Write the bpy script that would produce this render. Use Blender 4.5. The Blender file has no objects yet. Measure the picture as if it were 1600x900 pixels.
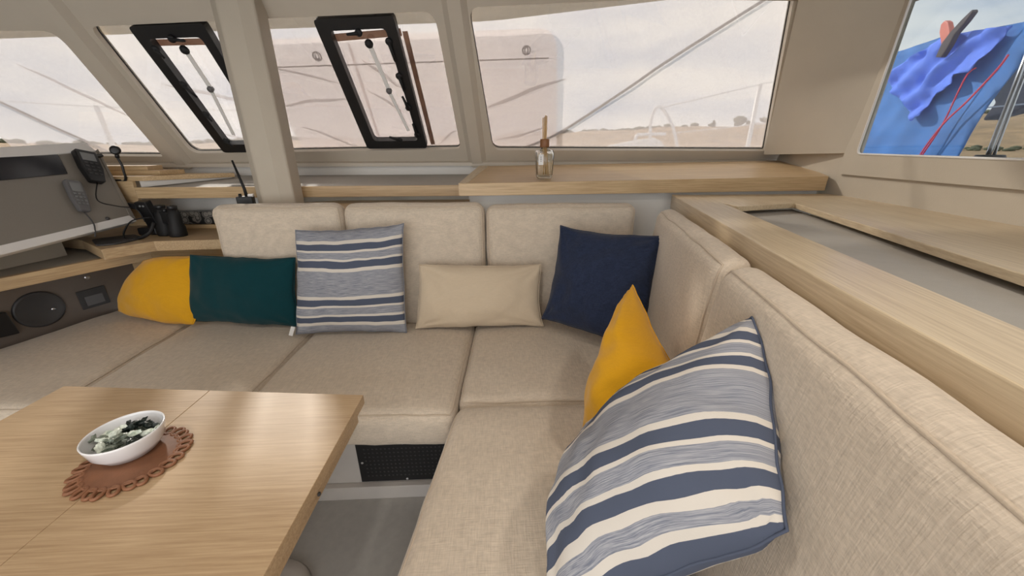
import bpy, bmesh, math, random
from mathutils import Vector, Matrix, noise
from mathutils.geometry import tessellate_polygon
random.seed(7)
V = Vector
SC = bpy.context.scene
COL = SC.collection

# ------------------------------------------------------------------ camera
cam_d = bpy.data.cameras.new('camera')
cam = bpy.data.objects.new('camera', cam_d)
COL.objects.link(cam)
cam_d.sensor_width = 36.0
cam_d.lens = 570.0 / 1600.0 * 36.0
cam_d.clip_start = 0.02
cam_d.clip_end = 3000
cam.matrix_world = (Matrix.Translation((0, 0, 1.27)) @ Matrix.Rotation(math.radians(-2.6), 4, 'Z')
                    @ Matrix.Rotation(math.radians(90 - 20.4), 4, 'X') @ Matrix.Rotation(math.radians(-0.2), 4, 'Z'))
SC.camera = cam
SC.view_settings.view_transform = 'Standard'
SC.view_settings.look = 'None'
SC.view_settings.gamma = 1.0
SC.view_settings.exposure = 0.42
SC.view_settings.use_curve_mapping = False

# ------------------------------------------------------------------ sky and sun
SKY = 2.6
w = bpy.data.worlds.new('overcast_sky'); SC.world = w; w.use_nodes = True
nt = w.node_tree; nt.nodes.clear()
out = nt.nodes.new('ShaderNodeOutputWorld'); bg = nt.nodes.new('ShaderNodeBackground')
tc = nt.nodes.new('ShaderNodeTexCoord'); mp = nt.nodes.new('ShaderNodeMapping')
mp.inputs['Scale'].default_value = (1.5, 1.5, 6.0)
nz = nt.nodes.new('ShaderNodeTexNoise'); nz.inputs['Scale'].default_value = 2.2; nz.inputs['Detail'].default_value = 6
rp = nt.nodes.new('ShaderNodeValToRGB')
rp.color_ramp.elements[0].position = 0.34; rp.color_ramp.elements[0].color = (0.60, 0.66, 0.76, 1)
rp.color_ramp.elements[1].position = 0.62; rp.color_ramp.elements[1].color = (1.0, 0.98, 0.93, 1)
bg.inputs['Strength'].default_value = SKY
nt.links.new(tc.outputs['Generated'], mp.inputs['Vector']); nt.links.new(mp.outputs[0], nz.inputs['Vector'])
nt.links.new(nz.outputs[0], rp.inputs[0]); nt.links.new(rp.outputs[0], bg.inputs['Color']); nt.links.new(bg.outputs[0], out.inputs[0])

sun_d = bpy.data.lights.new('sun', 'SUN'); sun_d.energy = 8.5; sun_d.angle = math.radians(3); sun_d.color = (1.0, 0.94, 0.85)
sun = bpy.data.objects.new('sun', sun_d); COL.objects.link(sun)
az, el = math.radians(-33.5), math.radians(31)
sdir = V((math.sin(az) * math.cos(el), math.cos(az) * math.cos(el), math.sin(el)))   # towards the sun
sun.rotation_euler = sdir.to_track_quat('Z', 'Y').to_euler()

# ------------------------------------------------------------------ materials
def newmat(name):
    m = bpy.data.materials.new(name); m.use_nodes = True
    n = m.node_tree; n.nodes.clear()
    o = n.nodes.new('ShaderNodeOutputMaterial')
    return m, n, o
def lin(c):
    return tuple(((x / 255) / 12.92 if x / 255 <= 0.04045 else ((x / 255 + 0.055) / 1.055) ** 2.4) for x in c) + (1.0,)
def simple(name, rgb, rough=0.5, metal=0.0, var=0.0, vscale=30, bump=0.0, bscale=200, spec=0.5, coat=0.0, stretch=(1, 1, 1)):
    m, n, o = newmat(name)
    p = n.nodes.new('ShaderNodeBsdfPrincipled')
    p.inputs['Base Color'].default_value = lin(rgb); p.inputs['Roughness'].default_value = rough
    p.inputs['Metallic'].default_value = metal; p.inputs['Specular IOR Level'].default_value = spec
    p.inputs['Coat Weight'].default_value = coat
    n.links.new(p.outputs[0], o.inputs[0])
    t = n.nodes.new('ShaderNodeTexCoord'); mpg = n.nodes.new('ShaderNodeMapping'); mpg.inputs['Scale'].default_value = stretch
    n.links.new(t.outputs['Object'], mpg.inputs[0])
    if var:
        z = n.nodes.new('ShaderNodeTexNoise'); z.inputs['Scale'].default_value = vscale; z.inputs['Detail'].default_value = 4
        n.links.new(mpg.outputs[0], z.inputs['Vector'])
        r = n.nodes.new('ShaderNodeValToRGB'); c = lin(rgb)
        r.color_ramp.elements[0].position = .3; r.color_ramp.elements[1].position = .7
        r.color_ramp.elements[0].color = tuple(x * (1 - var) for x in c[:3]) + (1,)
        r.color_ramp.elements[1].color = tuple(min(1, x * (1 + var)) for x in c[:3]) + (1,)
        n.links.new(z.outputs[0], r.inputs[0]); n.links.new(r.outputs[0], p.inputs['Base Color'])
    if bump:
        z2 = n.nodes.new('ShaderNodeTexNoise'); z2.inputs['Scale'].default_value = bscale; z2.inputs['Detail'].default_value = 3
        n.links.new(mpg.outputs[0], z2.inputs['Vector'])
        b = n.nodes.new('ShaderNodeBump'); b.inputs['Strength'].default_value = bump; b.inputs['Distance'].default_value = .002
        n.links.new(z2.outputs[0], b.inputs['Height']); n.links.new(b.outputs[0], p.inputs['Normal'])
    return m
def wood(name, dark, light, rot=0.0, rough=0.42):
    """oak veneer, grain along local x turned by rot about z"""
    m, n, o = newmat(name)
    p = n.nodes.new('ShaderNodeBsdfPrincipled'); p.inputs['Roughness'].default_value = rough
    t = n.nodes.new('ShaderNodeTexCoord')
    m1 = n.nodes.new('ShaderNodeMapping'); m1.inputs['Rotation'].default_value = (0, 0, rot)
    m2 = n.nodes.new('ShaderNodeMapping'); m2.inputs['Scale'].default_value = (3.5, 120, 120)
    n.links.new(t.outputs['Object'], m1.inputs[0]); n.links.new(m1.outputs[0], m2.inputs[0])
    z = n.nodes.new('ShaderNodeTexNoise'); z.inputs['Scale'].default_value = 1.6; z.inputs['Detail'].default_value = 7; z.inputs['Roughness'].default_value = .65
    n.links.new(m2.outputs[0], z.inputs['Vector'])
    m3 = n.nodes.new('ShaderNodeMapping'); m3.inputs['Scale'].default_value = (1.2, 9, 9)
    n.links.new(m1.outputs[0], m3.inputs[0])
    zb = n.nodes.new('ShaderNodeTexNoise'); zb.inputs['Scale'].default_value = 1.3; zb.inputs['Detail'].default_value = 3
    n.links.new(m3.outputs[0], zb.inputs['Vector'])
    mx = n.nodes.new('ShaderNodeMath'); mx.operation = 'MULTIPLY_ADD'; mx.inputs[1].default_value = .22
    n.links.new(zb.outputs[0], mx.inputs[0])
    ml = n.nodes.new('ShaderNodeMath'); ml.operation = 'MULTIPLY'; ml.inputs[1].default_value = .78
    n.links.new(z.outputs[0], ml.inputs[0]); n.links.new(ml.outputs[0], mx.inputs[2])
    r = n.nodes.new('ShaderNodeValToRGB')
    r.color_ramp.elements[0].position = .36; r.color_ramp.elements[0].color = lin(dark)
    r.color_ramp.elements[1].position = .62; r.color_ramp.elements[1].color = lin(light)
    n.links.new(mx.outputs[0], r.inputs[0]); n.links.new(r.outputs[0], p.inputs['Base Color'])
    b = n.nodes.new('ShaderNodeBump'); b.inputs['Strength'].default_value = .12; b.inputs['Distance'].default_value = .001
    n.links.new(z.outputs[0], b.inputs['Height']); n.links.new(b.outputs[0], p.inputs['Normal'])
    n.links.new(p.outputs[0], o.inputs[0])
    return m
def weave(name, rgb, k=1.0, dens=420, slub=.10, rough=.9, sheen=.2, bump=.35):
    """woven cloth: two crossed stretched noises give slubs and thread relief"""
    m, n, o = newmat(name)
    p = n.nodes.new('ShaderNodeBsdfPrincipled'); p.inputs['Roughness'].default_value = rough
    p.inputs['Specular IOR Level'].default_value = .2; p.inputs['Sheen Weight'].default_value = sheen
    t = n.nodes.new('ShaderNodeTexCoord')
    hs = []
    for sc in ((dens, 26, dens), (26, dens, 26), (60, 60, dens * .8)):
        mm = n.nodes.new('ShaderNodeMapping'); mm.inputs['Scale'].default_value = sc
        n.links.new(t.outputs['Object'], mm.inputs[0])
        z = n.nodes.new('ShaderNodeTexNoise'); z.inputs['Scale'].default_value = k; z.inputs['Detail'].default_value = 2
        n.links.new(mm.outputs[0], z.inputs['Vector']); hs.append(z)
    a = n.nodes.new('ShaderNodeMath'); a.operation = 'ADD'; n.links.new(hs[0].outputs[0], a.inputs[0]); n.links.new(hs[1].outputs[0], a.inputs[1])
    a2 = n.nodes.new('ShaderNodeMath'); a2.operation = 'ADD'; n.links.new(a.outputs[0], a2.inputs[0]); n.links.new(hs[2].outputs[0], a2.inputs[1])
    r = n.nodes.new('ShaderNodeMapRange'); r.inputs[1].default_value = 1.1; r.inputs[2].default_value = 1.9
    r.inputs[3].default_value = 1 - slub; r.inputs[4].default_value = 1 + slub
    n.links.new(a2.outputs[0], r.inputs[0])
    mu = n.nodes.new('ShaderNodeVectorMath'); mu.operation = 'SCALE'; mu.inputs[0].default_value = lin(rgb)[:3]
    n.links.new(r.outputs[0], mu.inputs['Scale']); n.links.new(mu.outputs[0], p.inputs['Base Color'])
    b = n.nodes.new('ShaderNodeBump'); b.inputs['Strength'].default_value = bump; b.inputs['Distance'].default_value = .0015
    n.links.new(a2.outputs[0], b.inputs['Height']); n.links.new(b.outputs[0], p.inputs['Normal'])
    n.links.new(p.outputs[0], o.inputs[0])
    return m
def stripes(name, edge=True):
    """woven stripes across v (uv y, 0 at the bottom) with flecked grey-blue ground"""
    m, n, o = newmat(name)
    p = n.nodes.new('ShaderNodeBsdfPrincipled'); p.inputs['Roughness'].default_value = .9; p.inputs['Specular IOR Level'].default_value = .2
    uv = n.nodes.new('ShaderNodeUVMap'); sx = n.nodes.new('ShaderNodeSeparateXYZ'); n.links.new(uv.outputs[0], sx.inputs[0])
    W = lin((208, 201, 191)); N = lin((80, 87, 104)); G = (0, 0, 0, 1)
    # from the bottom edge up
    seq = [(0, N), (.020, W), (.040, G), (.085, W), (.120, N), (.178, W), (.200, G), (.270, W), (.290, N), (.355, W), (.385, G),
           (.620, W), (.650, N), (.715, W), (.735, G), (.795, W), (.815, N), (.875, W), (.905, G), (.965, W), (.98, N)]
    if not edge: seq = [(0, G)] + seq[3:-2]
    def ramp(cols):
        r = n.nodes.new('ShaderNodeValToRGB'); r.color_ramp.interpolation = 'CONSTANT'
        e = r.color_ramp.elements
        e[0].position = cols[0][0]; e[0].color = cols[0][1]
        e.remove(e[1])
        for pos, c in cols[1:]:
            k = e.new(pos); k.color = c
        n.links.new(sx.outputs[1], r.inputs[0]); return r
    rc = ramp(seq); rm = ramp([(a, (1, 1, 1, 1) if c == G else (0, 0, 0, 1)) for a, c in seq])
    mm = n.nodes.new('ShaderNodeMapping'); mm.inputs['Scale'].default_value = (9, 260, 1)
    n.links.new(uv.outputs[0], mm.inputs[0])
    z = n.nodes.new('ShaderNodeTexNoise'); z.inputs['Scale'].default_value = 1.0; z.inputs['Detail'].default_value = 3; z.inputs['Roughness'].default_value = .7
    n.links.new(mm.outputs[0], z.inputs['Vector'])
    gr = n.nodes.new('ShaderNodeValToRGB')
    gr.color_ramp.elements[0].position = .36; gr.color_ramp.elements[0].color = lin((112, 117, 130))
    gr.color_ramp.elements[1].position = .66; gr.color_ramp.elements[1].color = lin((172, 172, 176))
    n.links.new(z.outputs[0], gr.inputs[0])
    mx = n.nodes.new('ShaderNodeMix'); mx.data_type = 'RGBA'
    n.links.new(rm.outputs[0], mx.inputs[0]); n.links.new(rc.outputs[0], mx.inputs[6]); n.links.new(gr.outputs[0], mx.inputs[7])
    n.links.new(mx.outputs[2], p.inputs['Base Color'])
    mb = n.nodes.new('ShaderNodeMapping'); mb.inputs['Scale'].default_value = (220, 220, 1); n.links.new(uv.outputs[0], mb.inputs[0])
    zb = n.nodes.new('ShaderNodeTexNoise'); zb.inputs['Scale'].default_value = 1.0; n.links.new(mb.outputs[0], zb.inputs['Vector'])
    b = n.nodes.new('ShaderNodeBump'); b.inputs['Strength'].default_value = .3; b.inputs['Distance'].default_value = .001
    n.links.new(zb.outputs[0], b.inputs['Height']); n.links.new(b.outputs[0], p.inputs['Normal'])
    n.links.new(p.outputs[0], o.inputs[0])
    return m
def pane_mat(name, tint, refl=.05):
    m, n, o = newmat(name)
    t = n.nodes.new('ShaderNodeBsdfTransparent'); t.inputs[0].default_value = tint + (1,)
    g = n.nodes.new('ShaderNodeBsdfGlossy'); g.inputs['Roughness'].default_value = .03
    mx = n.nodes.new('ShaderNodeMixShader'); mx.inputs[0].default_value = refl
    n.links.new(t.outputs[0], mx.inputs[1]); n.links.new(g.outputs[0], mx.inputs[2]); n.links.new(mx.outputs[0], o.inputs[0])
    return m
def sheer(name, rgb, through, back=.7):
    """thin white cloth: light passes straight through the mesh holes and glows through the threads"""
    m, n, o = newmat(name)
    tr = n.nodes.new('ShaderNodeBsdfTransparent')
    tl = n.nodes.new('ShaderNodeBsdfTranslucent'); tl.inputs[0].default_value = lin(rgb)
    df = n.nodes.new('ShaderNodeBsdfDiffuse'); df.inputs[0].default_value = lin(rgb)
    m1 = n.nodes.new('ShaderNodeMixShader'); m1.inputs[0].default_value = back
    n.links.new(df.outputs[0], m1.inputs[1]); n.links.new(tl.outputs[0], m1.inputs[2])
    m2 = n.nodes.new('ShaderNodeMixShader')
    t = n.nodes.new('ShaderNodeTexCoord'); z = n.nodes.new('ShaderNodeTexNoise'); z.inputs['Scale'].default_value = 90; z.inputs['Detail'].default_value = 2
    n.links.new(t.outputs['Object'], z.inputs['Vector'])
    r = n.nodes.new('ShaderNodeMapRange'); r.inputs[1].default_value = .3; r.inputs[2].default_value = .7
    r.inputs[3].default_value = 1 - through - .05; r.inputs[4].default_value = 1 - through + .05
    n.links.new(z.outputs[0], r.inputs[0]); n.links.new(r.outputs[0], m2.inputs[0])
    n.links.new(tr.outputs[0], m2.inputs[1]); n.links.new(m1.outputs[0], m2.inputs[2]); n.links.new(m2.outputs[0], o.inputs[0])
    return m

M = {}
M['wall'] = simple('warm_grey_vinyl', (186, 176, 160), .62, var=.03, vscale=6, bump=.25, bscale=260)
M['wall_white'] = simple('white_gelcoat', (214, 210, 204), .45, var=.02, vscale=5)
M['frame'] = simple('moulded_window_frame', (188, 178, 163), .5, var=.02, vscale=8, bump=.12, bscale=300)
M['ceiling'] = simple('ceiling_vinyl', (150, 134, 118), .8, bump=.2)
M['oak_x'] = wood('oak_grain_across', (176, 147, 109), (207, 180, 140), 0)
M['oak_side'] = wood('oak_grain_along_side', (182, 161, 131), (211, 193, 163), -math.radians(76), .34)
M['oak_table'] = wood('oak_table_grain', (166, 138, 105), (194, 167, 132), 0, .43)
M['oak_nav'] = wood('oak_nav_grain', (166, 139, 106), (198, 173, 136), -math.radians(66))
M['linen'] = weave('beige_linen', (204, 190, 172), dens=330, slub=.13, bump=.55)
M['linen_pipe'] = weave('beige_piping', (196, 180, 160), dens=500, slub=.06)
M['beige'] = weave('smooth_beige_cotton', (201, 184, 160), dens=700, slub=.04, bump=.15)
M['yellow'] = weave('mustard_cotton', (212, 156, 26), dens=700, slub=.05, bump=.2)
M['teal'] = weave('dark_teal_cotton', (4, 54, 60), dens=700, slub=.08, bump=.15, sheen=.1)
M['navy'] = weave('navy_crinkle_cotton', (40, 49, 72), dens=220, slub=.22, bump=.6, sheen=.1)
M['stripe'] = stripes('blue_grey_stripe')
M['stripe_b'] = stripes('blue_grey_stripe_plain_edge', False)
M['stripe_seam'] = weave('grey_blue_seam', (128, 132, 142), dens=600)
M['floor'] = simple('grey_floor', (166, 163, 158), .55, var=.05, vscale=40, bump=.1)
M['base'] = simple('pale_grey_base', (192, 186, 180), .55, var=.02)
M['grey_vinyl'] = simple('grey_leatherette', (170, 165, 157), .6, var=.03, vscale=30, bump=.35, bscale=500)
M['panel_grey'] = simple('nav_panel_grey', (128, 122, 114), .45, var=.04, vscale=500)
M['black'] = simple('black_plastic', (20, 20, 22), .42)
M['matt_black'] = simple('matt_black_rubber', (14, 14, 16), .65)
M['dark_grey'] = simple('dark_grey_plastic', (58, 57, 58), .5)
M['mid_grey'] = simple('mid_grey_plastic', (96, 95, 96), .5)
M['screen'] = simple('dark_screen', (38, 38, 42), .15)
M['lcd'] = simple('grey_lcd', (120, 122, 122), .25)
M['speaker_panel'] = simple('brown_grey_panel', (104, 94, 86), .4, var=.03)
M['white'] = simple('white_ceramic', (236, 236, 238), .18, coat=.4)
M['white_plastic'] = simple('white_plastic', (224, 222, 220), .4)
M['metal'] = simple('brushed_steel', (200, 200, 202), .28, metal=1.0)
M['alu'] = simple('matt_aluminium', (226, 224, 220), .5)
M['leather'] = simple('brown_leather_mat', (122, 80, 54), .6, var=.18, vscale=22, bump=.25)
M['cane'] = simple('brown_cane', (134, 90, 62), .55, var=.15, vscale=60)
M['cork'] = simple('dark_beech_collar', (132, 88, 54), .5, var=.1, vscale=40, stretch=(1, 1, 8))
M['reed'] = simple('rattan_reed', (196, 160, 108), .7, var=.1, vscale=80)

M['cord_grey'] = simple('grey_cord', (170, 160, 156), .8)
M['rope_grey'] = simple('dark_grey_rope', (84, 78, 78), .9)
M['red_cord'] = simple('red_cord', (226, 66, 92), .7)
M['tarp'] = simple('blue_canvas', (66, 116, 182), .75, var=.2, vscale=5, bump=.3, bscale=40)
M['cloth'] = simple('bright_blue_cloth', (98, 132, 236), .75, var=.06, vscale=14)
M['navy_canvas'] = simple('dark_navy_canvas', (36, 44, 62), .8, var=.1)
M['clamp_red'] = simple('salmon_rubber', (214, 120, 104), .5)
M['clamp_dark'] = simple('dark_clamp', (74, 62, 66), .4)
M['marsh'] = simple('marsh_grass', (150, 124, 92), .9, var=.3, vscale=.09, stretch=(1, 1, 1))
M['scrub'] = simple('scrub_green', (88, 92, 70), .9, var=.3, vscale=.4)
M['water'] = simple('estuary_water', (150, 160, 168), .12, bump=.2, bscale=.8)
M['deck'] = simple('white_deck', (228, 226, 222), .5)
M['sheer'] = sheer('sheer_sun_mesh', (200, 192, 189), .42)
M['sheer2'] = sheer('white_panel_fabric', (230, 221, 218), .42)
M['tape'] = sheer('brown_tape', (158, 130, 112), .12, .75)
M['hem'] = sheer('beige_hem', (236, 226, 208), .04, .26)
M['glass_front'] = pane_mat('front_glass', (.56, .555, .55))
M['glass_clear'] = pane_mat('clear_hatch_pane', (.58, .575, .57))
M['glass_side'] = pane_mat('tinted_side_glass', (.46, .48, .49))
M['dk_green'] = simple('dark_green_foil', (30, 40, 36), .3, var=.3, vscale=90)
M['pale_green'] = simple('pale_green_foil', (216, 224, 212), .3, var=.25, vscale=120)
M['grey_foil'] = simple('grey_green_foil', (120, 128, 116), .25, var=.35, vscale=160)
def glass_mat():
    m, n, o = newmat('clear_bottle_glass')
    p = n.nodes.new('ShaderNodeBsdfPrincipled'); p.inputs['Transmission Weight'].default_value = 1; p.inputs['Roughness'].default_value = .02
    p.inputs['IOR'].default_value = 1.35; p.inputs['Base Color'].default_value = (.97, .98, .96, 1)
    n.links.new(p.outputs[0], o.inputs[0]); return m
M['bottle'] = glass_mat()
def ornate():
    m, n, o = newmat('black_white_scroll_print')
    p = n.nodes.new('ShaderNodeBsdfPrincipled'); p.inputs['Roughness'].default_value = .4
    t = n.nodes.new('ShaderNodeTexCoord'); v = n.nodes.new('ShaderNodeTexVoronoi'); v.inputs['Scale'].default_value = 26; v.feature = 'F1'
    n.links.new(t.outputs['Object'], v.inputs['Vector'])
    r = n.nodes.new('ShaderNodeValToRGB'); e = r.color_ramp.elements
    e[0].color = (.25, .24, .22, 1); e[0].position = .0; e[1].position = .62; e[1].color = (.02, .02, .02, 1)
    k = e.new(.3); k.color = (.3, .28, .25, 1); k = e.new(.4); k.color = (.03, .03, .03, 1); k = e.new(.5); k.color = (.28, .26, .24, 1)
    n.links.new(v.outputs['Distance'], r.inputs[0]); n.links.new(r.outputs[0], p.inputs['Base Color']); n.links.new(p.outputs[0], o.inputs[0]); return m
M['ornate'] = ornate()

# ------------------------------------------------------------------ helpers
def link(name, me, mat, parent=None, smooth=False):
    o = bpy.data.objects.new(name, me); COL.objects.link(o)
    if mat is not None:
        me.materials.append(M[mat] if isinstance(mat, str) else mat)
    if smooth:
        for f in me.polygons: f.use_smooth = True
    if parent is not None:
        o.parent = parent; o.matrix_parent_inverse = Matrix.Translation(-parent.location)
    return o
def from_bm(name, bm, mat, parent=None, smooth=False, bevel=0, angle=40):
    bmesh.ops.recalc_face_normals(bm, faces=bm.faces[:])
    if bevel:
        bmesh.ops.bevel(bm, geom=[e for e in bm.edges if len(e.link_faces) == 2 and e.calc_face_angle(0) > .5], offset=bevel, segments=2, affect='EDGES', profile=.5)
    me = bpy.data.meshes.new(name); bm.to_mesh(me); bm.free()
    o = link(name, me, mat, parent, smooth)
    return o
def tag(o, label, cat, group=None):
    o['label'] = label; o['category'] = cat
    if group: o['group'] = group
    return o
def root(name, loc, label=None, cat=None, group=None):
    o = bpy.data.objects.new(name, None); COL.objects.link(o); o.location = loc; o.empty_display_size = .05
    if label: tag(o, label, cat, group)
    return o
def struct(o):
    o['kind'] = 'structure'; return o
def prism_bm(poly, z0, z1, bm=None):
    bm = bm or bmesh.new()
    f0 = z0 if callable(z0) else (lambda x, y: z0); f1 = z1 if callable(z1) else (lambda x, y: z1)
    lo = [bm.verts.new((x, y, f0(x, y))) for x, y in poly]; hi = [bm.verts.new((x, y, f1(x, y))) for x, y in poly]
    bm.faces.new(lo[::-1]); bm.faces.new(hi); n = len(poly)
    for i in range(n): bm.faces.new((lo[i], lo[(i + 1) % n], hi[(i + 1) % n], hi[i]))
    return bm
def prism(name, poly, z0, z1, mat, parent=None, bevel=.003):
    return from_bm(name, prism_bm(poly, z0, z1), mat, parent, bevel=bevel)
def slab_bm(pts, th, bm=None):
    """extrude a planar 3-D polygon by the vector th"""
    bm = bm or bmesh.new(); th = V(th)
    a = [bm.verts.new(V(p)) for p in pts]; b = [bm.verts.new(V(p) + th) for p in pts]; n = len(pts)
    bm.faces.new(a[::-1]); bm.faces.new(b)
    for i in range(n): bm.faces.new((a[i], a[(i + 1) % n], b[(i + 1) % n], b[i]))
    return bm
def slab(name, pts, th, mat, parent=None, bevel=0):
    return from_bm(name, slab_bm(pts, th), mat, parent, bevel=bevel)
def box(name, lo, hi, mat, parent=None, bevel=.003):
    return prism(name, [(lo[0], lo[1]), (hi[0], lo[1]), (hi[0], hi[1]), (lo[0], hi[1])], lo[2], hi[2], mat, parent, bevel)
def obox(name, c, ax, ay, az_, h, mat, parent=None, bevel=.002):
    """box at c with unit axes and half sizes"""
    c = V(c); ax, ay, az_ = V(ax).normalized(), V(ay).normalized(), V(az_).normalized()
    p = [c - az_ * h[2] + ax * sx * h[0] + ay * sy * h[1] for sx, sy in ((-1, -1), (1, -1), (1, 1), (-1, 1))]
    return slab(name, p, az_ * 2 * h[2], mat, parent, bevel)
def catmull(pts, k=6, closed=False):
    pts = [V(p) for p in pts]; n = len(pts); res = []
    rng = range(n) if closed else range(n - 1)
    for i in rng:
        if closed: p0, p1, p2, p3 = pts[i - 1], pts[i], pts[(i + 1) % n], pts[(i + 2) % n]
        else: p0, p1, p2, p3 = pts[max(i - 1, 0)], pts[i], pts[i + 1], pts[min(i + 2, n - 1)]
        for j in range(k):
            t = j / k
            res.append(.5 * ((2 * p1) + (p2 - p0) * t + (2 * p0 - 5 * p1 + 4 * p2 - p3) * t * t + (3 * p1 - p0 - 3 * p2 + p3) * t ** 3))
    if not closed: res.append(pts[-1])
    return res
def tube_bm(pts, r, seg=8, closed=False, bm=None, flat=1.0):
    bm = bm or bmesh.new(); pts = [V(p) for p in pts]; n = len(pts); rings = []
    up = V((0, 0, 1)); prev = None
    for i, p in enumerate(pts):
        if closed: t = pts[(i + 1) % n] - pts[i - 1]
        else: t = pts[min(i + 1, n - 1)] - pts[max(i - 1, 0)]
        if t.length < 1e-9: t = V((0, 0, 1))
        t.normalize()
        if prev is None:
            a = up.cross(t)
            if a.length < .1: a = V((1, 0, 0)).cross(t)
        else: a = prev - t * prev.dot(t)
        a.normalize(); prev = a.copy(); b = t.cross(a)
        rr = r[i] if isinstance(r, (list, tuple)) else r
        rings.append([bm.verts.new(p + a * math.cos(q * 2 * math.pi / seg) * rr + b * math.sin(q * 2 * math.pi / seg) * rr * flat) for q in range(seg)])
    m = n if closed else n - 1
    for i in range(m):
        A, B = rings[i], rings[(i + 1) % n]
        for q in range(seg): bm.faces.new((A[q], A[(q + 1) % seg], B[(q + 1) % seg], B[q]))
    if not closed:
        bm.faces.new(rings[0][::-1]); bm.faces.new(rings[-1])
    return bm
def tube(name, pts, r, mat, parent=None, seg=8, closed=False, flat=1.0):
    return from_bm(name, tube_bm(pts, r, seg, closed, None, flat), mat, parent, True)
def lathe_bm(prof, seg=40, origin=(0, 0, 0), X=(1, 0, 0), Y=(0, 1, 0), Z=(0, 0, 1), closed=False, bm=None):
    bm = bm or bmesh.new(); o = V(origin); X, Y, Z = V(X).normalized(), V(Y).normalized(), V(Z).normalized(); rings = []
    for r, z in prof:
        if r < 1e-6: rings.append([bm.verts.new(o + Z * z)])
        else: rings.append([bm.verts.new(o + Z * z + X * r * math.cos(2 * math.pi * i / seg) + Y * r * math.sin(2 * math.pi * i / seg)) for i in range(seg)])
    for a in range(len(rings) - 1):
        A, B = rings[a], rings[a + 1]
        for i in range(seg):
            j = (i + 1) % seg
            if len(A) == 1 and len(B) > 1: bm.faces.new((A[0], B[j], B[i]))
            elif len(B) == 1 and len(A) > 1: bm.faces.new((A[i], A[j], B[0]))
            elif len(A) > 1: bm.faces.new((A[i], A[j], B[j], B[i]))
    return bm
def lathe(name, prof, mat, parent=None, seg=40, **k):
    return from_bm(name, lathe_bm(prof, seg, **k), mat, parent, True)

# soft upholstery: rounded crowned box mapped onto eight corners (bottom four, then top four)
class Soft:
    def __init__(s, c8, r, crown=(0, 0, 0), nz=.002, seed=0):
        s.c = [V(c) for c in c8]; c = s.c
        L = ((c[1] - c[0]).length + (c[2] - c[3]).length + (c[5] - c[4]).length + (c[6] - c[7]).length) / 8
        W = ((c[3] - c[0]).length + (c[2] - c[1]).length + (c[7] - c[4]).length + (c[6] - c[5]).length) / 8
        H = sum((c[i + 4] - c[i]).length for i in range(4)) / 8
        s.h = (L, W, H); s.r = min(r, L * .95, W * .95, H * .95); s.crown = crown; s.nz = nz; s.seed = seed
    def shape(s, p):
        h, r = s.h, s.r
        inner = V([max(-(h[i] - r), min(h[i] - r, p[i])) for i in range(3)])
        d = V(p) - inner
        q = inner + d.normalized() * r if d.length > 1e-9 else V(p)
        for i in range(3):
            j, k = (i + 1) % 3, (i + 2) % 3
            f = max(0, 1 - (p[j] / h[j]) ** 2) * max(0, 1 - (p[k] / h[k]) ** 2)
            if i == 2 and p[i] < 0: continue
            q[i] += s.crown[i] * f ** .8 * (p[i] / h[i]) ** 3
        return q
    def world(s, q):
        u, v, w_ = [(q[i] / s.h[i] + 1) / 2 for i in range(3)]
        c = s.c
        def bl(k): return (c[k] * (1 - u) + c[k + 1] * u) * (1 - v) + (c[k + 3] * (1 - u) + c[k + 2] * u) * v
        p = bl(0) * (1 - w_) + bl(4) * w_
        if s.nz:
            o = V((s.seed * 3.1, 0, 0))
            p = p + noise.noise_vector(p * 7 + o) * s.nz * 2 + noise.noise_vector(p * 22 + o) * s.nz * .7
        return p
    def samples(s, h):
        r = s.r; k = 5
        edge = [-h + r * (1 - math.cos(math.pi / 2 * i / k)) for i in range(k)]
        n = max(3, int(2 * (h - r) / .035)); mid = [-(h - r) + 2 * (h - r) * i / n for i in range(n + 1)]
        return edge + mid + [-e for e in edge[::-1]]
    def build(s, name, mat, parent):
        S = [s.samples(s.h[i]) for i in range(3)]; bm = bmesh.new(); cache = {}
        def vert(p):
            k = tuple(round(x, 6) for x in p)
            if k not in cache: cache[k] = bm.verts.new(s.world(s.shape(p)))
            return cache[k]
        for i in range(3):
            j, k = (i + 1) % 3, (i + 2) % 3
            for sg in (-1, 1):
                for a in range(len(S[j]) - 1):
                    for b in range(len(S[k]) - 1):
                        q = []
                        for da, db in ((0, 0), (1, 0), (1, 1), (0, 1)):
                            p = [0, 0, 0]; p[i] = sg * s.h[i]; p[j] = S[j][a + da]; p[k] = S[k][b + db]; q.append(vert(p))
                        if len(set(q)) == 4: bm.faces.new(q)
        return from_bm(name, bm, mat, parent, True)
    def loop(s, i, sg, inset=0.0, lift=.001, sides=None):
        """seam path round the face i (sg = -1/1), on the rounded edge"""
        j, k = (i + 1) % 3, (i + 2) % 3; a, b = s.h[j] - s.r * .0, s.h[k] - s.r * .0; pts = []
        n = 26
        for (x0, y0), (x1, y1) in (((-a, -b), (a, -b)), ((a, -b), (a, b)), ((a, b), (-a, b)), ((-a, b), (-a, -b))):
            for t in range(n):
                x, y = x0 + (x1 - x0) * t / n, y0 + (y1 - y0) * t / n
                p = [0, 0, 0]; p[i] = sg * s.h[i]; p[j] = x; p[k] = y
                q = s.shape(p); q = q * (1 + lift)
                pts.append(s.world(q))
        return pts

def box8(q_lo, q_hi):
    return [V(p) for p in q_lo] + [V(p) for p in q_hi]

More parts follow.
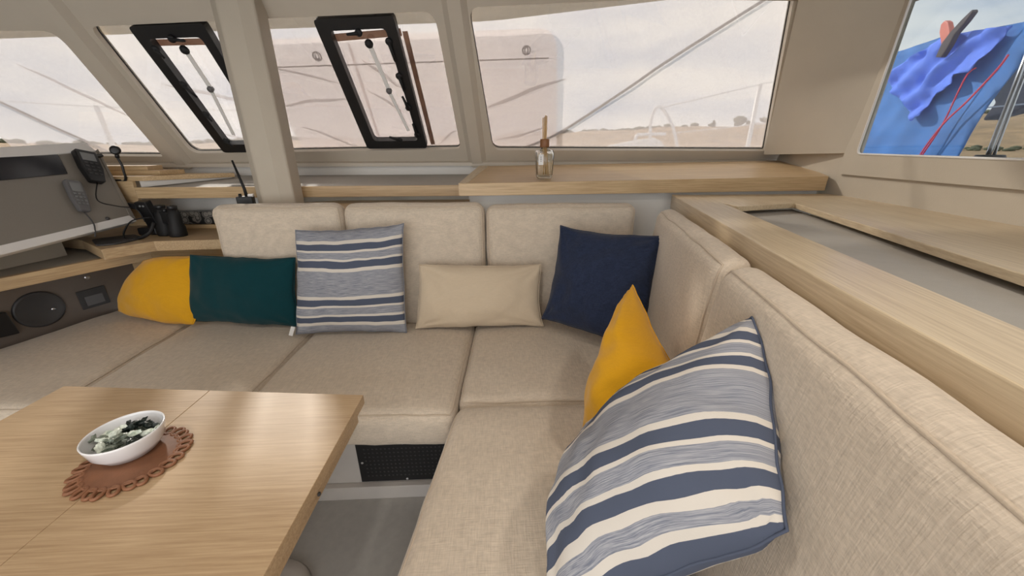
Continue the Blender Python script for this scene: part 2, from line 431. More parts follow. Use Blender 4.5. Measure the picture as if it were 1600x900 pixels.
# pillow: two puffed sheets over four corners (top-left, top-right, bottom-right, bottom-left as one faces it)
def pillow(name, label, cs, thick, mat, pinch=.05, seed=0, group=None, wr=.004, seam=None, n=40, back=1.0, fold=None, tall=None):
    TL, TR, BR, BL = [V(c) for c in cs]
    N = ((TR - BL).cross(TL - BR)).normalized()
    ctr = (TL + TR + BR + BL) / 4
    if N.dot(V((0, 0, 1.27)) - ctr) < 0: N = -N
    base = ctr.copy(); base.z = min(c.z for c in (TL, TR, BR, BL))
    rt = root(name, base, label, 'cushion', group)
    def P(u, v, side):
        uu = u * (1 - pinch * (1 - v * v) ** .9); vv = v * (1 - pinch * (1 - u * u) ** .9)
        a, b = (uu + 1) / 2, (vv + 1) / 2
        p = (BL * (1 - a) + BR * a) * (1 - b) + (TL * (1 - a) + TR * a) * b
        e = max(0, (1 - u * u)) ** .55 * max(0, (1 - v * v)) ** .55
        t = thick * e * (back if side < 0 else 1)
        m = 1 - max(abs(u), abs(v)) ** 8
        q = p * 9 + V((seed * 5.3, seed, 0))
        # creases run in from the corners
        cr = 0
        for su, sv in ((-1, -1), (1, -1), (1, 1), (-1, 1)):
            du, dv = u - su, v - sv; d = math.hypot(du, dv); an = math.atan2(dv * sv, du * su)
            cr += math.exp(-d * 2.6) * math.sin(an * 11 + seed * 2 + su) * 1.5
        t2 = t + wr * e ** .6 * (noise.noise(q) * 1.6 + noise.noise(q * 2.3) * .8 + cr)
        if fold: t2 += fold(u, v) * e ** .5
        edge = noise.noise_vector(p * 8 + V((seed, 3, 9))) * .007 + noise.noise_vector(p * 22 + V((seed, 3, 9))) * .003
        return p + N * side * t2 + edge
    bm = bmesh.new(); uvl = bm.loops.layers.uv.new('uv'); G = {}
    prm = [math.sin(math.pi / 2 * (2 * i / n - 1)) * .55 + (2 * i / n - 1) * .45 for i in range(n + 1)]
    for sd in (1, -1):
        for i in range(n + 1):
            for j in range(n + 1):
                if sd < 0 and (i in (0, n) or j in (0, n)): G[sd, i, j] = G[1, i, j]
                else: G[sd, i, j] = bm.verts.new(P(prm[i], prm[j], sd))
        for i in range(n):
            for j in range(n):
                idx = [(i, j), (i + 1, j), (i + 1, j + 1), (i, j + 1)]
                f = bm.faces.new([G[sd, a, b] for a, b in idx])
                for l, (a, b) in zip(f.loops, idx): l[uvl].uv = ((prm[a] + 1) / 2, (prm[b] + 1) / 2)
    from_bm('cover', bm, mat, rt, True)
    pth = [P(x, -1, 1) for x in prm[:-1]] + [P(1, x, 1) for x in prm[:-1]] + [P(-x, 1, 1) for x in prm[:-1]] + [P(-1, -x, 1) for x in prm[:-1]]
    tube('seam', pth, .0022, seam or mat, rt, 6, True)
    return rt

# ------------------------------------------------------------------ the windshield plane
TAN = .676
WD = 2.45 + TAN * 1.27
CT = 1 / math.sqrt(1 + TAN * TAN)
WN = V((0, CT, TAN * CT))                    # outward normal of the raked front glass
def ws(x, z, off=0.0):
    return V((x, WD - TAN * z, z)) + WN * off
def wo(x, z, d):
    """point of given x and z on a sheet d (measured level) outside the front glass"""
    return V((x, WD + d - TAN * z, z))
def rounded(poly, rad, k=6):
    """round the corners of a 2-D polygon; rad is one radius or one per corner"""
    res = []; n = len(poly)
    for i in range(n):
        p0, p1, p2 = V(poly[i - 1]), V(poly[i]), V(poly[(i + 1) % n]); r = rad[i] if isinstance(rad, (list, tuple)) else rad
        if r <= 0: res.append(p1); continue
        a = (p0 - p1); b = (p2 - p1); a.normalize(); b.normalize()
        A, B = p1 + a * r, p1 + b * r
        for j in range(k + 1):
            t = j / k; res.append(A * (1 - t) ** 2 + p1 * 2 * t * (1 - t) + B * t * t)
    return [tuple(p) for p in res]
def holed(name, outer, holes, fn, depth, mat, parent=None):
    """sheet with holes: 2-D polygons mapped by fn(a, b, off) and given thickness"""
    bm = bmesh.new(); polys = [outer] + holes
    flat = [p for pl in polys for p in pl]
    tris = tessellate_polygon([[V((p[0], p[1], 0)) for p in pl] for pl in polys])
    A = [bm.verts.new(fn(p[0], p[1], 0)) for p in flat]; B = [bm.verts.new(fn(p[0], p[1], depth)) for p in flat]
    for t in tris:
        try: bm.faces.new([A[i] for i in t]); bm.faces.new([B[i] for i in t[::-1]])
        except ValueError: pass
    s = 0
    for pl in polys:
        m = len(pl)
        for i in range(m): bm.faces.new((A[s + i], A[s + (i + 1) % m], B[s + (i + 1) % m], B[s + i]))
        s += m
    return from_bm(name, bm, mat, parent)

W1 = rounded([(-2.95, 1.262), (-2.016, 1.253), (-2.016, 1.803), (-2.95, 1.795)], [.03, .01, .06, .05])
W2 = rounded([(-1.833, 1.270), (-.205, 1.290), (-.262, 1.882), (-1.847, 1.818)], [.05, .03, .06, .03])
W3 = rounded([(-.006, 1.283), (1.756, 1.272), (1.40, 1.955), (-.104, 1.895)], [.05, .01, .03, .05])
wf = struct(holed('wall_front', [(-3.1, 1.19), (1.98, 1.19), (1.98, 2.02), (-3.1, 2.02)], [W1, W2, W3], ws, .045, 'frame'))
for i, (wp, lab) in enumerate(((W1, 0), (W2, 0), (W3, 0))):
    rt = struct(root('window_%d' % (i + 1), ws(sum(p[0] for p in wp) / len(wp), 1.28, .03)))
    hl = []
    if i == 1: hl = [[(-.762, 1.306), (-.414, 1.308), (-.458, 1.860), (-.815, 1.845)], [(-1.628, 1.287), (-1.305, 1.290), (-1.330, 1.829), (-1.661, 1.815)]]
    holed('pane', wp, hl, lambda a, b, o: ws(a, b, .034 + o), .004, 'glass_front', rt)
    tube('gasket', [ws(x, z, .030) for x, z in wp], .004, 'black', rt, 6, True)
# moulded mullions standing proud of the frame
def mullion(n, b0, b1, t0, t1, zb, zt, ch=.03):
    bm = bmesh.new()
    prof = [(0, .0), (ch, -.035), (1 - ch, -.035), (1, .0)]
    lo, hi = [], []
    for (a, b), z, acc in (((b0, b1), zb, lo), ((t0, t1), zt, hi)):
        for i, off in ((0, .002), (1, -.03), (2, -.03), (3, .002)):
            x = (a, a + .03, b - .03, b)[i]; acc.append(bm.verts.new(ws(x, z, off)))
    for i in range(3): bm.faces.new((lo[i], lo[i + 1], hi[i + 1], hi[i]))
    bm.faces.new(lo[::-1]); bm.faces.new(hi); bm.faces.new((lo[3], lo[0], hi[0], hi[3]))
    return struct(from_bm('trim_%d' % n, bm, 'frame'))
mullion(1, -.165, -.045, -.235, -.115, 1.195, 2.0)
mullion(2, -1.985, -1.865, -1.985, -1.875, 1.195, 2.0)
# wall below the front glass: white band, sloping foot
struct(slab('trim_3', [(-3.1, 2.50, 1.20), (2.0, 2.50, 1.20), (2.0, 2.50, .60), (-3.1, 2.50, .60)], (0, .03, 0), 'wall_white'))
struct(slab('trim_4', [(-3.1, 2.495, 1.205), (1.95, 2.495, 1.205), (1.95, 2.46, 1.19), (-3.1, 2.46, 1.19)], (0, 0, .02), 'frame'))

# ------------------------------------------------------------------ right wall, its window and the corner panel
RN = V((1, -.2385, 0)).normalized()
def rw(y, z, off=0.0):
    return V((1.277 + .2385 * y, y, z)) + RN * off
W4 = rounded([(-.6, 1.215), (1.715, 1.258), (1.675, 1.86), (-.6, 1.80)], [.05, .03, .03, .05])
struct(holed('wall_right', [(-1.7, 0), (2.55, 0), (2.49, 1.19), (1.95, 2.01), (-1.7, 2.01)], [[(-.68, 1.15), (1.80, 1.19), (1.74, 1.93), (-.68, 1.87)]], rw, .05, 'wall'))
rt = struct(root('window_4', rw(.6, 1.22)))
slab('pane', [rw(y, z, -.006) for y, z in rounded([(-.66, 1.18), (1.77, 1.22), (1.72, 1.90), (-.66, 1.85)], .05)], RN * .005, 'glass_side', rt)
tube('rim', [rw(y, z, -.013) for y, z in W4], .0045, 'white_plastic', rt, 6, True)
# upper wall stands a little proud above the ledge
struct(holed('trim_5', [(-1.7, 1.163), (1.80, 1.165), (1.80, 2.0), (-1.7, 2.0)],
             [W4], lambda a, b, o: rw(a, b, -.014 + o), .013, 'wall'))
# broad corner panel between the front glass and the side window
cp = [V((1.775, 2.44, 1.262)), V((1.688, 1.735, 1.262)), V((1.672, 1.69, 2.0)), V((1.375, 1.955, 2.0))]
cp[3] = ws(1.385, 2.0, -.03)
cp[0] = ws(1.745, 1.262, -.02)
bm = bmesh.new(); nn_ = 12
cv = [[[bm.verts.new((cp[0] * (1 - i / nn_) + cp[1] * (i / nn_)) * (1 - j / nn_) + (cp[3] * (1 - i / nn_) + cp[2] * (i / nn_)) * (j / nn_) + V((.09, .06, 0)) * d) for j in range(nn_ + 1)] for i in range(nn_ + 1)] for d in (0, 1)]
for i in range(nn_):
    for j in range(nn_):
        for d in (0, 1): bm.faces.new((cv[d][i][j], cv[d][i + 1][j], cv[d][i + 1][j + 1], cv[d][i][j + 1]))
    for j in (0, nn_):
        bm.faces.new((cv[0][i][j], cv[0][i + 1][j], cv[1][i + 1][j], cv[1][i][j]))
        bm.faces.new((cv[0][j][i], cv[0][j][i + 1], cv[1][j][i + 1], cv[1][j][i]))
cpo = struct(from_bm('wall_corner', bm, 'wall', None, True))
em = cpo.modifiers.new('edges', 'EDGE_SPLIT'); em.split_angle = math.radians(40)

# ------------------------------------------------------------------ floor, ceiling, aft and left walls
struct(box('floor', (-3.1, -1.6, -.05), (2.0, 2.6, 0), 'floor', bevel=0))
struct(box('ceiling', (-3.1, -1.6, 1.93), (2.0, 2.005, 1.97), 'ceiling', bevel=0))
struct(holed('wall_left', [(-1.6, 0), (2.5, 0), (2.49, 1.19), (1.96, 1.99), (-1.6, 1.99)], [[(-1.3, 1.2), (1.7, 1.2), (1.7, 1.8), (-1.3, 1.8)]], lambda a, b, o: V((-2.98 - o, a, b)), .05, 'wall'))
rt = struct(root('window_5', (-3.0, .2, 1.2)))
slab('pane', [(-3.0, -1.3, 1.2), (-3.0, 1.7, 1.2), (-3.0, 1.7, 1.8), (-3.0, -1.3, 1.8)], (-.005, 0, 0), 'glass_side', rt)
# aft bulkhead with its wide sliding door standing open to the cockpit
struct(holed('wall_back', [(-3.0, 0), (1.6, 0), (1.6, 2.0), (-3.0, 2.0)], [[(-2.5, .06), (1.2, .06), (1.2, 1.88), (-2.5, 1.88)]], lambda a, b, o: V((a, -1.55 - o, b)), .06, 'wall'))

# pillar (mast support) with chamfered front edges
pl = [(-1.225, 1.985), (-1.165, 1.925), (-1.075, 1.925), (-1.02, 1.955), (-1.02, 2.05), (-1.225, 2.05)]
struct(prism('pillar', pl, .95, 1.93, 'wall', bevel=.008))

# ------------------------------------------------------------------ shelves
fz = lambda x, y: 1.127 + .0125 * (x + .17) + .105 * (y - 1.86)
rt = root('window_shelf', (.8, 2.1, 1.07), 'raised oak shelf under the right front window carrying the reed diffuser', 'shelf')
spoly = [(-.172, 1.86), (1.70, 1.86), (1.78, 2.05), (1.86, 2.44), (-.09, 2.44)]
prism('top', spoly, lambda x, y: fz(x, y) - .025, fz, 'oak_x', rt, .002)
prism('front_lip', [(-.173, 1.855), (1.695, 1.855), (1.70, 1.88), (-.17, 1.88)], lambda x, y: fz(x, y) - .058 - .006 * (x + .17), lambda x, y: fz(x, y) + .001, 'oak_x', rt, .002)
prism('end_lip', [(-.176, 1.856), (-.13, 1.875), (-.035, 2.44), (-.095, 2.44)], lambda x, y: fz(x, y) - .055, lambda x, y: fz(x, y) + .003, 'oak_side', rt, .002)
struct(box('trim_6', (-.13, 1.93, .45), (1.72, 1.95, 1.09), 'wall_white', bevel=0))
rt = root('lower_shelf', (-1.0, 2.25, 1.04), 'long low oak-edged shelf behind the pillar under the left front window', 'shelf')
prism('front_lip', [(-1.90, 2.08), (-.175, 2.08), (-.175, 2.105), (-1.90, 2.105)], 1.045, 1.102, 'oak_x', rt, .002)
prism('top', [(-1.90, 2.105), (-.175, 2.105), (-.10, 2.49), (-1.90, 2.49)], lambda x, y: 1.075 + .11 * (y - 2.105), lambda x, y: 1.095 + .11 * (y - 2.105), 'grey_vinyl', rt, 0)
rt = tag(prism('counter', [(-1.30, 1.875), (-.14, 1.875), (-.14, 2.2), (-.9, 2.2), (-1.30, 2.05)], .985, 1.012, 'oak_x'), 'narrow oak counter just behind the back row of seat backs', 'shelf')

# right side ledge : front rail, recessed panel, back board
ld = V((.252, 1.0, 0)).normalized()
rt = root('side_ledge', (.8, .8, 1.0), 'wide oak side ledge with recessed grey panel along the right wall', 'ledge')
prism('front_rail', [(.891, 1.845), (.985, 1.84), (.972, 1.56), (.639, .369), (.545, .0), (.47, -.3), (.34, -.3), (.415, .0), (.479, .259), (.531, .487)], 1.0, 1.067, 'oak_side', rt, .003)
prism('back_board', [(.985, 1.84), (1.70, 1.84), (1.712, 1.80), (1.508, .97), (1.26, -.05), (1.19, -.3), (.60, -.3), (.926, .568), (1.256, 1.50), (.962, 1.42)], 1.046, 1.0665, 'oak_side', rt, .002)
prism('recess_panel', [(.94, 1.52), (1.30, 1.56), (1.0, .55), (.66, -.3), (.46, -.3)], 1.020, 1.032, 'grey_vinyl', rt, 0)
struct(box('trim_7', (.95, -.3, .3), (1.0, -.28, 1.0), 'wall', bevel=0))

# ------------------------------------------------------------------ sofa
def seat(label, q, z0=.30, z1=.45, r=.042, crown=(.002, .005, .018), seed=0):
    c = box8([(x, y, z0) for x, y in q], [(x, y, z1) for x, y in q])
    s = Soft(c, r, crown, .002, seed)
    ctr = sum((V((x, y, 0)) for x, y in q), V()) / 4
    rt = root('seat_cushion', (ctr.x, ctr.y, z0), label, 'seat cushion')
    s.build('cover', 'linen', rt)
    tube('piping', s.loop(2, 1, lift=.002), .0028, 'linen_pipe', rt, 5, True)
    return rt
seat('beige linen seat cushion at far left beside the round speaker', [(-2.36, 1.14), (-1.560, 1.10), (-1.600, 1.88), (-2.125, 2.02)], seed=1)
seat('beige linen seat cushion under the teal cushion', [(-1.553, 1.10), (-.902, 1.035), (-.911, 1.735), (-1.592, 1.88)], seed=2)
seat('beige linen seat cushion behind the table corner under the square striped cushion', [(-.899, 1.03), (-.150, 1.005), (-.112, 1.735), (-.909, 1.735)], seed=3)
seat('beige linen corner seat cushion in front of the navy cushion', [(-.147, 1.063), (.540, 1.055), (.705, 1.735), (-.109, 1.735)], seed=4)
seat('beige linen seat cushion of the right-hand run nearest the camera', [(-.34, -.30), (.205, -.30), (.538, 1.046), (-.148, 1.058)], seed=5, z1=.453)

def back(label, bl, br, tr, tl, th, seed, r=.045):
    """front face corners bl br tr tl, th = vector to the rear face"""
    th = V(th); f = [V(p) for p in (bl, br, tr, tl)]
    c = [p + th for p in f] + f
    s = Soft(c, r, (.002, .003, .016), .002, seed)
    ctr = sum(f, V()) / 4 + th / 2; z = min(p.z for p in f)
    rt = root('back_cushion', (ctr.x, ctr.y, z), label, 'back cushion')
    s.build('cover', 'linen', rt)
    tube('piping', s.loop(2, 1, lift=.002), .003, 'linen_pipe', rt, 5, True)
    return rt
BT = (0, .105, .0)
back('beige linen back cushion at the left end in front of the pillar', (-1.315, 1.74, .458), (-.722, 1.74, .458), (-.722, 1.752, 1.045), (-1.315, 1.752, 1.045), BT, 11)
back('beige linen back cushion in the middle of the rear row', (-.716, 1.74, .33), (-.052, 1.74, .33), (-.052, 1.752, 1.043), (-.716, 1.752, 1.043), BT, 12)
back('beige linen back cushion at the right end of the rear row under the shelf', (-.044, 1.74, .33), (.690, 1.74, .33), (.690, 1.752, 1.033), (-.044, 1.752, 1.033), BT, 13)
def pip(y): return .515 + .25 * (y - .78)
ST = V((.090, -.022, 0))
back('beige linen back cushion at the far end of the right-hand run beside the navy cushion', (pip(1.72) - .035, 1.72, .40), (pip(.85) - .035, .87, .40), (pip(.795), .795, 1.035), (pip(1.62), 1.62, 1.035), ST, 14)
back('long beige linen back cushion nearest the camera on the right-hand run', (pip(.86) - .035, .862, .40), (pip(-.3) - .035, -.3, .40), (pip(-.3), -.3, 1.035), (pip(.777), .777, 1.035), ST, 15)

# plinth under the seats
rt = root('sofa_base', (-.5, 1.4, 0), 'pale grey sofa plinth under the seats holding a black vent grille', 'plinth')
prism('front_board', [(-1.55, 1.10), (.55, 1.10), (.55, 1.13), (-1.55, 1.13)], .0, .285, 'base', rt, .002)
prism('top_board', [(-2.2, 1.13), (.5, 1.13), (.60, 1.72), (-2.1, 1.9)], .26, .282, 'base', rt, 0)
prism('toe_ledge', [(-1.55, 1.075), (.4, 1.075), (.4, 1.099), (-1.55, 1.099)], .0, .062, 'base', rt, .002)
prism('side_board', [(-.12, 1.06), (-.09, 1.06), (-.27, -.3), (-.30, -.3)], .0, .285, 'base', rt, .002)
rt = root('vent_grille', (-.3, 1.097, .08), 'black perforated vent grille set into the plinth under the seats', 'grille')
box('plate', (-.535, 1.088, .075), (-.16, 1.098, .265), 'black', rt, .002)
bm = bmesh.new()
for i in range(22):
    for j in range(8):
        lathe_bm([(0, .0012), (.0028, .0012), (.0034, 0)], 8, (-.505 + i * .0155, 1.0878, .105 + j * .0185), (1, 0, 0), (0, 0, 1), (0, -1, 0), bm=bm)
pf = from_bm('perforation', bm, 'dark_grey', rt); pf['kind'] = 'stuff'
for x, z in ((-.36, .258), (-.36, .083), (-.52, .17)):
    lathe('screw', [(0, .003), (.004, .002), (.005, 0)], 'metal', rt, 10, origin=(x, 1.088, z), X=(1, 0, 0), Y=(0, 0, 1), Z=(0, -1, 0))

# ------------------------------------------------------------------ table
rt = root('saloon_table', (-.83, .55, 0), 'folding oak saloon table with two-layer top in front of the sofa', 'table')
tl, tm0, tm1, tr_ = -1.277, -.8315, -.8305, -.381
ty = lambda x: .966 + (x + 1.277) * (-.098)
prism('table_leaf', [(-1.279, .02), (tm0, .02), (tm0, ty(tm0)), (tl, ty(tl))], .602, .63, 'oak_table', rt, .0012)
prism('table_leaf', [(tm1, .02), (-.3885, .02), (tr_, ty(tr_)), (tm1, ty(tm1))], .602, .63, 'oak_table', rt, .0012)
prism('under_leaf', [(-1.265, .035), (-.396, .035), (-.391, ty(tr_) - .035), (-1.262, ty(tl) - .03)], .566, .597, 'oak_table', rt, .002)
box('hinge_block', (-.47, ty(tr_) - .09, .585), (-.405, ty(tr_) - .04, .606), 'white_plastic', rt)
prism('pedestal', [(-.93, .48), (-.73, .48), (-.73, .68), (-.93, .68)], .02, .572, 'base', rt, .01)
lathe('foot', [(0, .025), (.10, .025), (.13, .018), (.14, 0), (0, 0)], 'base', rt, origin=(-.72, .72, 0))
lathe('latch_pin', [(0, .004), (.004, .003), (.005, 0)], 'dark_grey', rt, 10, origin=(-.3905, .60, .582), X=(0, 1, 0), Y=(0, 0, 1), Z=(1, 0, 0))

# mat with looped cane fringe
MC = V((-.812, .664, .630))
rt = root('place_mat', MC, 'round brown leather place mat with looped cane fringe under the white bowl', 'mat')
lathe('disc', [(0, .006), (.078, .006), (.081, .004), (.081, 0), (0, 0)], 'leather', rt, 56, origin=MC)
tube('rim', [MC + V((.081 * math.cos(a * math.pi / 30), .081 * math.sin(a * math.pi / 30), .0045)) for a in range(60)], .0026, 'cane', rt, 6, True)
nl = 26
loop_me = None
for i in range(nl):
    a = 2 * math.pi * i / nl
    if loop_me is None:
        pts = [V((.010 + .013 * math.cos(t * math.pi / 8) * 1.0, .0085 * math.sin(t * math.pi / 8), .0042 + .001 * math.sin(t * math.pi / 8))) for t in range(16)]
        o = tube('fringe_loop', pts, .0036, 'cane', rt, 6, True); loop_me = o.data
    else:
        o = bpy.data.objects.new('fringe_loop', loop_me); COL.objects.link(o); o.parent = rt
    o.matrix_parent_inverse = Matrix.Identity(4)
    o.matrix_local = Matrix.Rotation(a, 4, 'Z') @ Matrix.Translation((.079, 0, 0)) @ Matrix.Rotation(.35 + .25 * math.sin(i * 2.1), 4, 'Z')

# bowl of wrapped sweets
BC = V((-.836, .690, .6365))
tag(lathe('bowl', [(0, .004), (.030, .004), (.045, .008), (.060, .027), (.0655, .050), (.0665, .0545), (.068, .056), (.0695, .0545), (.0688, .050), (.0625, .024), (.047, .003), (.036, .001), (.034, 0), (0, 0)], 'white', seg=64, origin=BC),
    'small white ceramic bowl on the brown mat', 'bowl')
sw_me = {}
def sweet_mesh(mat):
    bm = bmesh.new()
    bmesh.ops.create_icosphere(bm, subdivisions=3, radius=1)
    for v in bm.verts:
        d = noise.noise(v.co * 1.7) * .25 + noise.noise(v.co * 4.1) * .2
        v.co = V((v.co.x * .0125, v.co.y * .0085, v.co.z * .007)) * (1 + d)
    bmesh.ops.recalc_face_normals(bm, faces=bm.faces[:])
    me = bpy.data.meshes.new('sweet_body'); bm.to_mesh(me); bm.free(); me.materials.append(M[mat])
    bm = bmesh.new(); n = 10; ring = []
    for k, (x, r) in enumerate(((.0105, .0026), (.013, .0022), (.018, .0075), (.0205, .009))):
        ring.append([bm.verts.new((x + (.0015 * math.sin(q * 2.5) if k == 3 else 0), r * math.cos(q * 2 * math.pi / n) * (1 + .35 * (q % 2) * (k > 1)), .55 * r * math.sin(q * 2 * math.pi / n))) for q in range(n)])
    for k in range(3):
        for q in range(n): bm.faces.new((ring[k][q], ring[k][(q + 1) % n], ring[k + 1][(q + 1) % n], ring[k + 1][q]))
    tw = bpy.data.meshes.new('twist'); bm.to_mesh(tw); bm.free(); tw.materials.append(M[mat])
    return me, tw
kinds = [('dk_green', 'dark green foil-wrapped sweet among those in the white bowl', 'dark sweets in the bowl'),
         ('pale_green', 'pale green foil-wrapped sweet among those in the white bowl', 'pale sweets in the bowl'),
         ('grey_foil', 'grey-green crumpled foil-wrapped sweet among those in the white bowl', 'grey-green sweets in the bowl')]
for k in kinds: sw_me[k[0]] = sweet_mesh(k[0])
rng = random.Random(5); spots = []
for layer, cnt, rad, z in ((0, 6, .026, .017), (1, 8, .040, .027), (2, 8, .040, .036), (3, 4, .020, .044)):
    for i in range(cnt):
        a = 2 * math.pi * i / cnt + layer * .5
        spots.append((rad * math.cos(a), rad * math.sin(a), z + rng.uniform(-.002, .002)))
    if layer in (1, 2): spots.append((0, 0, z))
for i, (x, y, z) in enumerate(spots):
    k = kinds[(0, 1, 2, 1, 2, 0, 1, 2)[i % 8]]
    if x + y > .03 and i % 3 == 0: k = kinds[0]
    o = bpy.data.objects.new('wrapped_sweet', None); COL.objects.link(o); o.empty_display_size = .01
    tag(o, k[1], 'sweet', k[2]); o.location = BC + V((x, y, z + .006))
    o.rotation_euler = (rng.uniform(-.6, .6), rng.uniform(-.5, .5), rng.uniform(0, 6.3))
    b = bpy.data.objects.new('body', sw_me[k[0]][0]); COL.objects.link(b); b.parent = o
    for p in b.data.polygons: p.use_smooth = False
    for s in (0, 1):
        t = bpy.data.objects.new('twist', sw_me[k[0]][1]); COL.objects.link(t); t.parent = o
        t.rotation_euler = (0, 0, math.pi * s)

# ------------------------------------------------------------------ loose cushions
pillow('throw_cushion', 'mustard yellow cushion at the left end against the oak desk', [(-1.745, 1.82, .772), (-1.44, 1.78, .79), (-1.50, 1.70, .48), (-1.97, 1.83, .505)], .08, 'yellow', -.12, 1, back=.4)
pillow('throw_cushion', 'dark teal rectangular cushion beside the yellow one', [(-1.43, 1.725, .824), (-.925, 1.672, .815), (-.975, 1.655, .475), (-1.555, 1.735, .478)], .07, 'teal', .035, 2, wr=.006, back=.5)
pillow('throw_cushion', 'square blue and white striped cushion standing against the rear seat backs', [(-.895, 1.66, .950), (-.408, 1.655, .972), (-.425, 1.575, .470), (-.945, 1.575, .472)], .085, 'stripe_b', .055, 3, seam='stripe_seam', back=.6)
pillow('throw_cushion', 'plain beige rectangular cushion between the striped and navy cushions', [(-.362, 1.66, .778), (.212, 1.66, .768), (.225, 1.60, .472), (-.400, 1.61, .470)], .07, 'beige', .05, 4, wr=.009, back=.6)
pillow('throw_cushion', 'square navy blue cushion tilted in the sofa corner', [(.292, 1.62, .962), (.684, 1.43, .951), (.59, 1.27, .500), (.212, 1.55, .535)], .10, 'navy', .07, 5, wr=.016, back=.5)
pillow('throw_cushion', 'mustard yellow cushion leaning between navy and large striped cushions', [(.44, 1.09, .868), (.472, .75, .69), (.33, .68, .50), (.245, .845, .502)], .15, 'yellow', .0, 6, wr=.013, back=.4)
pillow('throw_cushion', 'large blue and white striped cushion nearest the camera leaning on right seat back', [(.215, .74, .50), (.458, .572, .990), (.338, .290, .850), (.075, .40, .495)], .13, 'stripe', -.02, 7, wr=.008, back=.75)

# care label on the square striped cushion
lb = tag(slab('care_label', [(-.945, 1.555, .525), (-.925, 1.55, .522), (-.945, 1.548, .478), (-.965, 1.553, .48)], (0, -.0012, 0), 'white_plastic'), 'small white fabric tag at the lower left corner of the square striped cushion', 'tag')

# ------------------------------------------------------------------ reed diffuser
DX, DY = .255, 1.955; DZ = fz(DX, DY)
rt = root('reed_diffuser', (DX, DY, DZ), 'clear glass reed diffuser with wooden collar on the oak shelf', 'diffuser')
def rrect(hx, hy, r, z, seg=5):
    return [(x, y, z) for x, y in rounded([(-hx, -hy), (hx, -hy), (hx, hy), (-hx, hy)], r, seg)]
def loft(name, secs, mat, parent, org):
    bm = bmesh.new(); rings = [[bm.verts.new(V(p) + V(org)) for p in s] for s in secs]; n = len(secs[0])
    for a in range(len(rings) - 1):
        for i in range(n): bm.faces.new((rings[a][i], rings[a][(i + 1) % n], rings[a + 1][(i + 1) % n], rings[a + 1][i]))
    bm.faces.new(rings[0][::-1]); bm.faces.new(rings[-1])
    return from_bm(name, bm, mat, parent, True)
sec = [rrect(.034, .034, .012, .001), rrect(.039, .039, .012, .010), rrect(.042, .042, .012, .06), rrect(.044, .044, .012, .125), rrect(.041, .041, .018, .137), rrect(.020, .020, .0195, .143), rrect(.015, .015, .0145, .150), rrect(.015, .015, .0145, .156),
       rrect(.012, .012, .0115, .156), rrect(.012, .012, .0115, .146), rrect(.036, .036, .015, .133), rrect(.040, .040, .010, .122), rrect(.036, .036, .01, .02), rrect(.031, .031, .01, .014)]
loft('bottle', sec, 'bottle', rt, (DX, DY, DZ))
lathe('collar', [(.010, .150), (.021, .150), (.023, .153), (.023, .186), (.021, .189), (.010, .189)], 'cork', rt, 28, origin=(DX, DY, DZ))
for i, (dx, dy) in enumerate(((-.009, 0), (-.002, .004), (.007, -.003), (.003, .006))):
    tube('reed', [(DX + .012 + dx * 1.5, DY + dy, DZ + .018), (DX + dx * .9, DY + dy, DZ + .17), (DX - .001 + dx * 1.1, DY + dy, DZ + .285 + .004 * i)], .0026, 'reed', rt, 6)
lab = box('paper_label', (DX - .034, DY - .0448, DZ + .068), (DX - .010, DY - .0438, DZ + .118), 'white_plastic', rt, 0); lab['label'] = 'small white paper label'
for k, wd in ((.103, .006), (.094, .008), (.085, .005)):
    box('print_line', (DX - .022 - wd / 2, DY - .0452, DZ + k), (DX - .022 + wd / 2, DY - .0448, DZ + k + .003), 'dark_grey', lab, 0)

# ------------------------------------------------------------------ opening hatches in the windshield
def hatch(label, q_out, q_in, handles, stay, suffix):
    rt = root('window_hatch', ws(sum(p[0] for p in q_out) / 4, min(p[1] for p in q_out), 0), label, 'hatch')
    holed('hatch_frame', rounded(q_out, .015, 3), [rounded(q_in, .02, 4)], lambda a, b, o: ws(a, b, -.012 + o), .044, 'black', rt)
    slab('hatch_pane', [ws(x, z, .026) for x, z in q_in], WN * .004, 'glass_clear', rt)
    for (x, z), (dx, dz) in handles:
        c = ws(x, z, -.013); e = ws(x + dx, z + dz, -.025)
        bm = lathe_bm([(0, .014), (.014, .013), (.017, .008), (.017, 0), (0, 0)], 14, c, (1, 0, 0), WN.cross(V((1, 0, 0))), -WN)
        tube_bm([c - WN * .010, c * .4 + e * .6 - WN * .004, e], [.009, .007, .006], 8, bm=bm)
        from_bm('latch', bm, 'matt_black', rt, True)
    a, b, c = [ws(x, z, .0) for x, z in stay]
    ax = (b - a).normalized()
    s = obox('stay_arm', (a + b) / 2, ax, WN, ax.cross(WN), ((b - a).length / 2, .003, .011), 'alu', rt)
    ax2 = (c - b).normalized()
    obox('stay_arm', (b + c) / 2 - WN * .006, ax2, WN, ax2.cross(WN), ((c - b).length / 2, .003, .009), 'alu', rt)
    lathe('stay_knuckle', [(0, .018), (.012, .017), (.015, .012), (.015, -.004), (0, -.004)], 'mid_grey', rt, 12, origin=b, X=(1, 0, 0), Y=WN.cross(V((1, 0, 0))), Z=-WN)
    lathe('stay_mount', [(0, .02), (.014, .018), (.02, .008), (.02, 0), (0, 0)], 'matt_black', rt, 12, origin=a - ax * .0, X=(1, 0, 0), Y=WN.cross(V((1, 0, 0))), Z=-WN)
    return rt
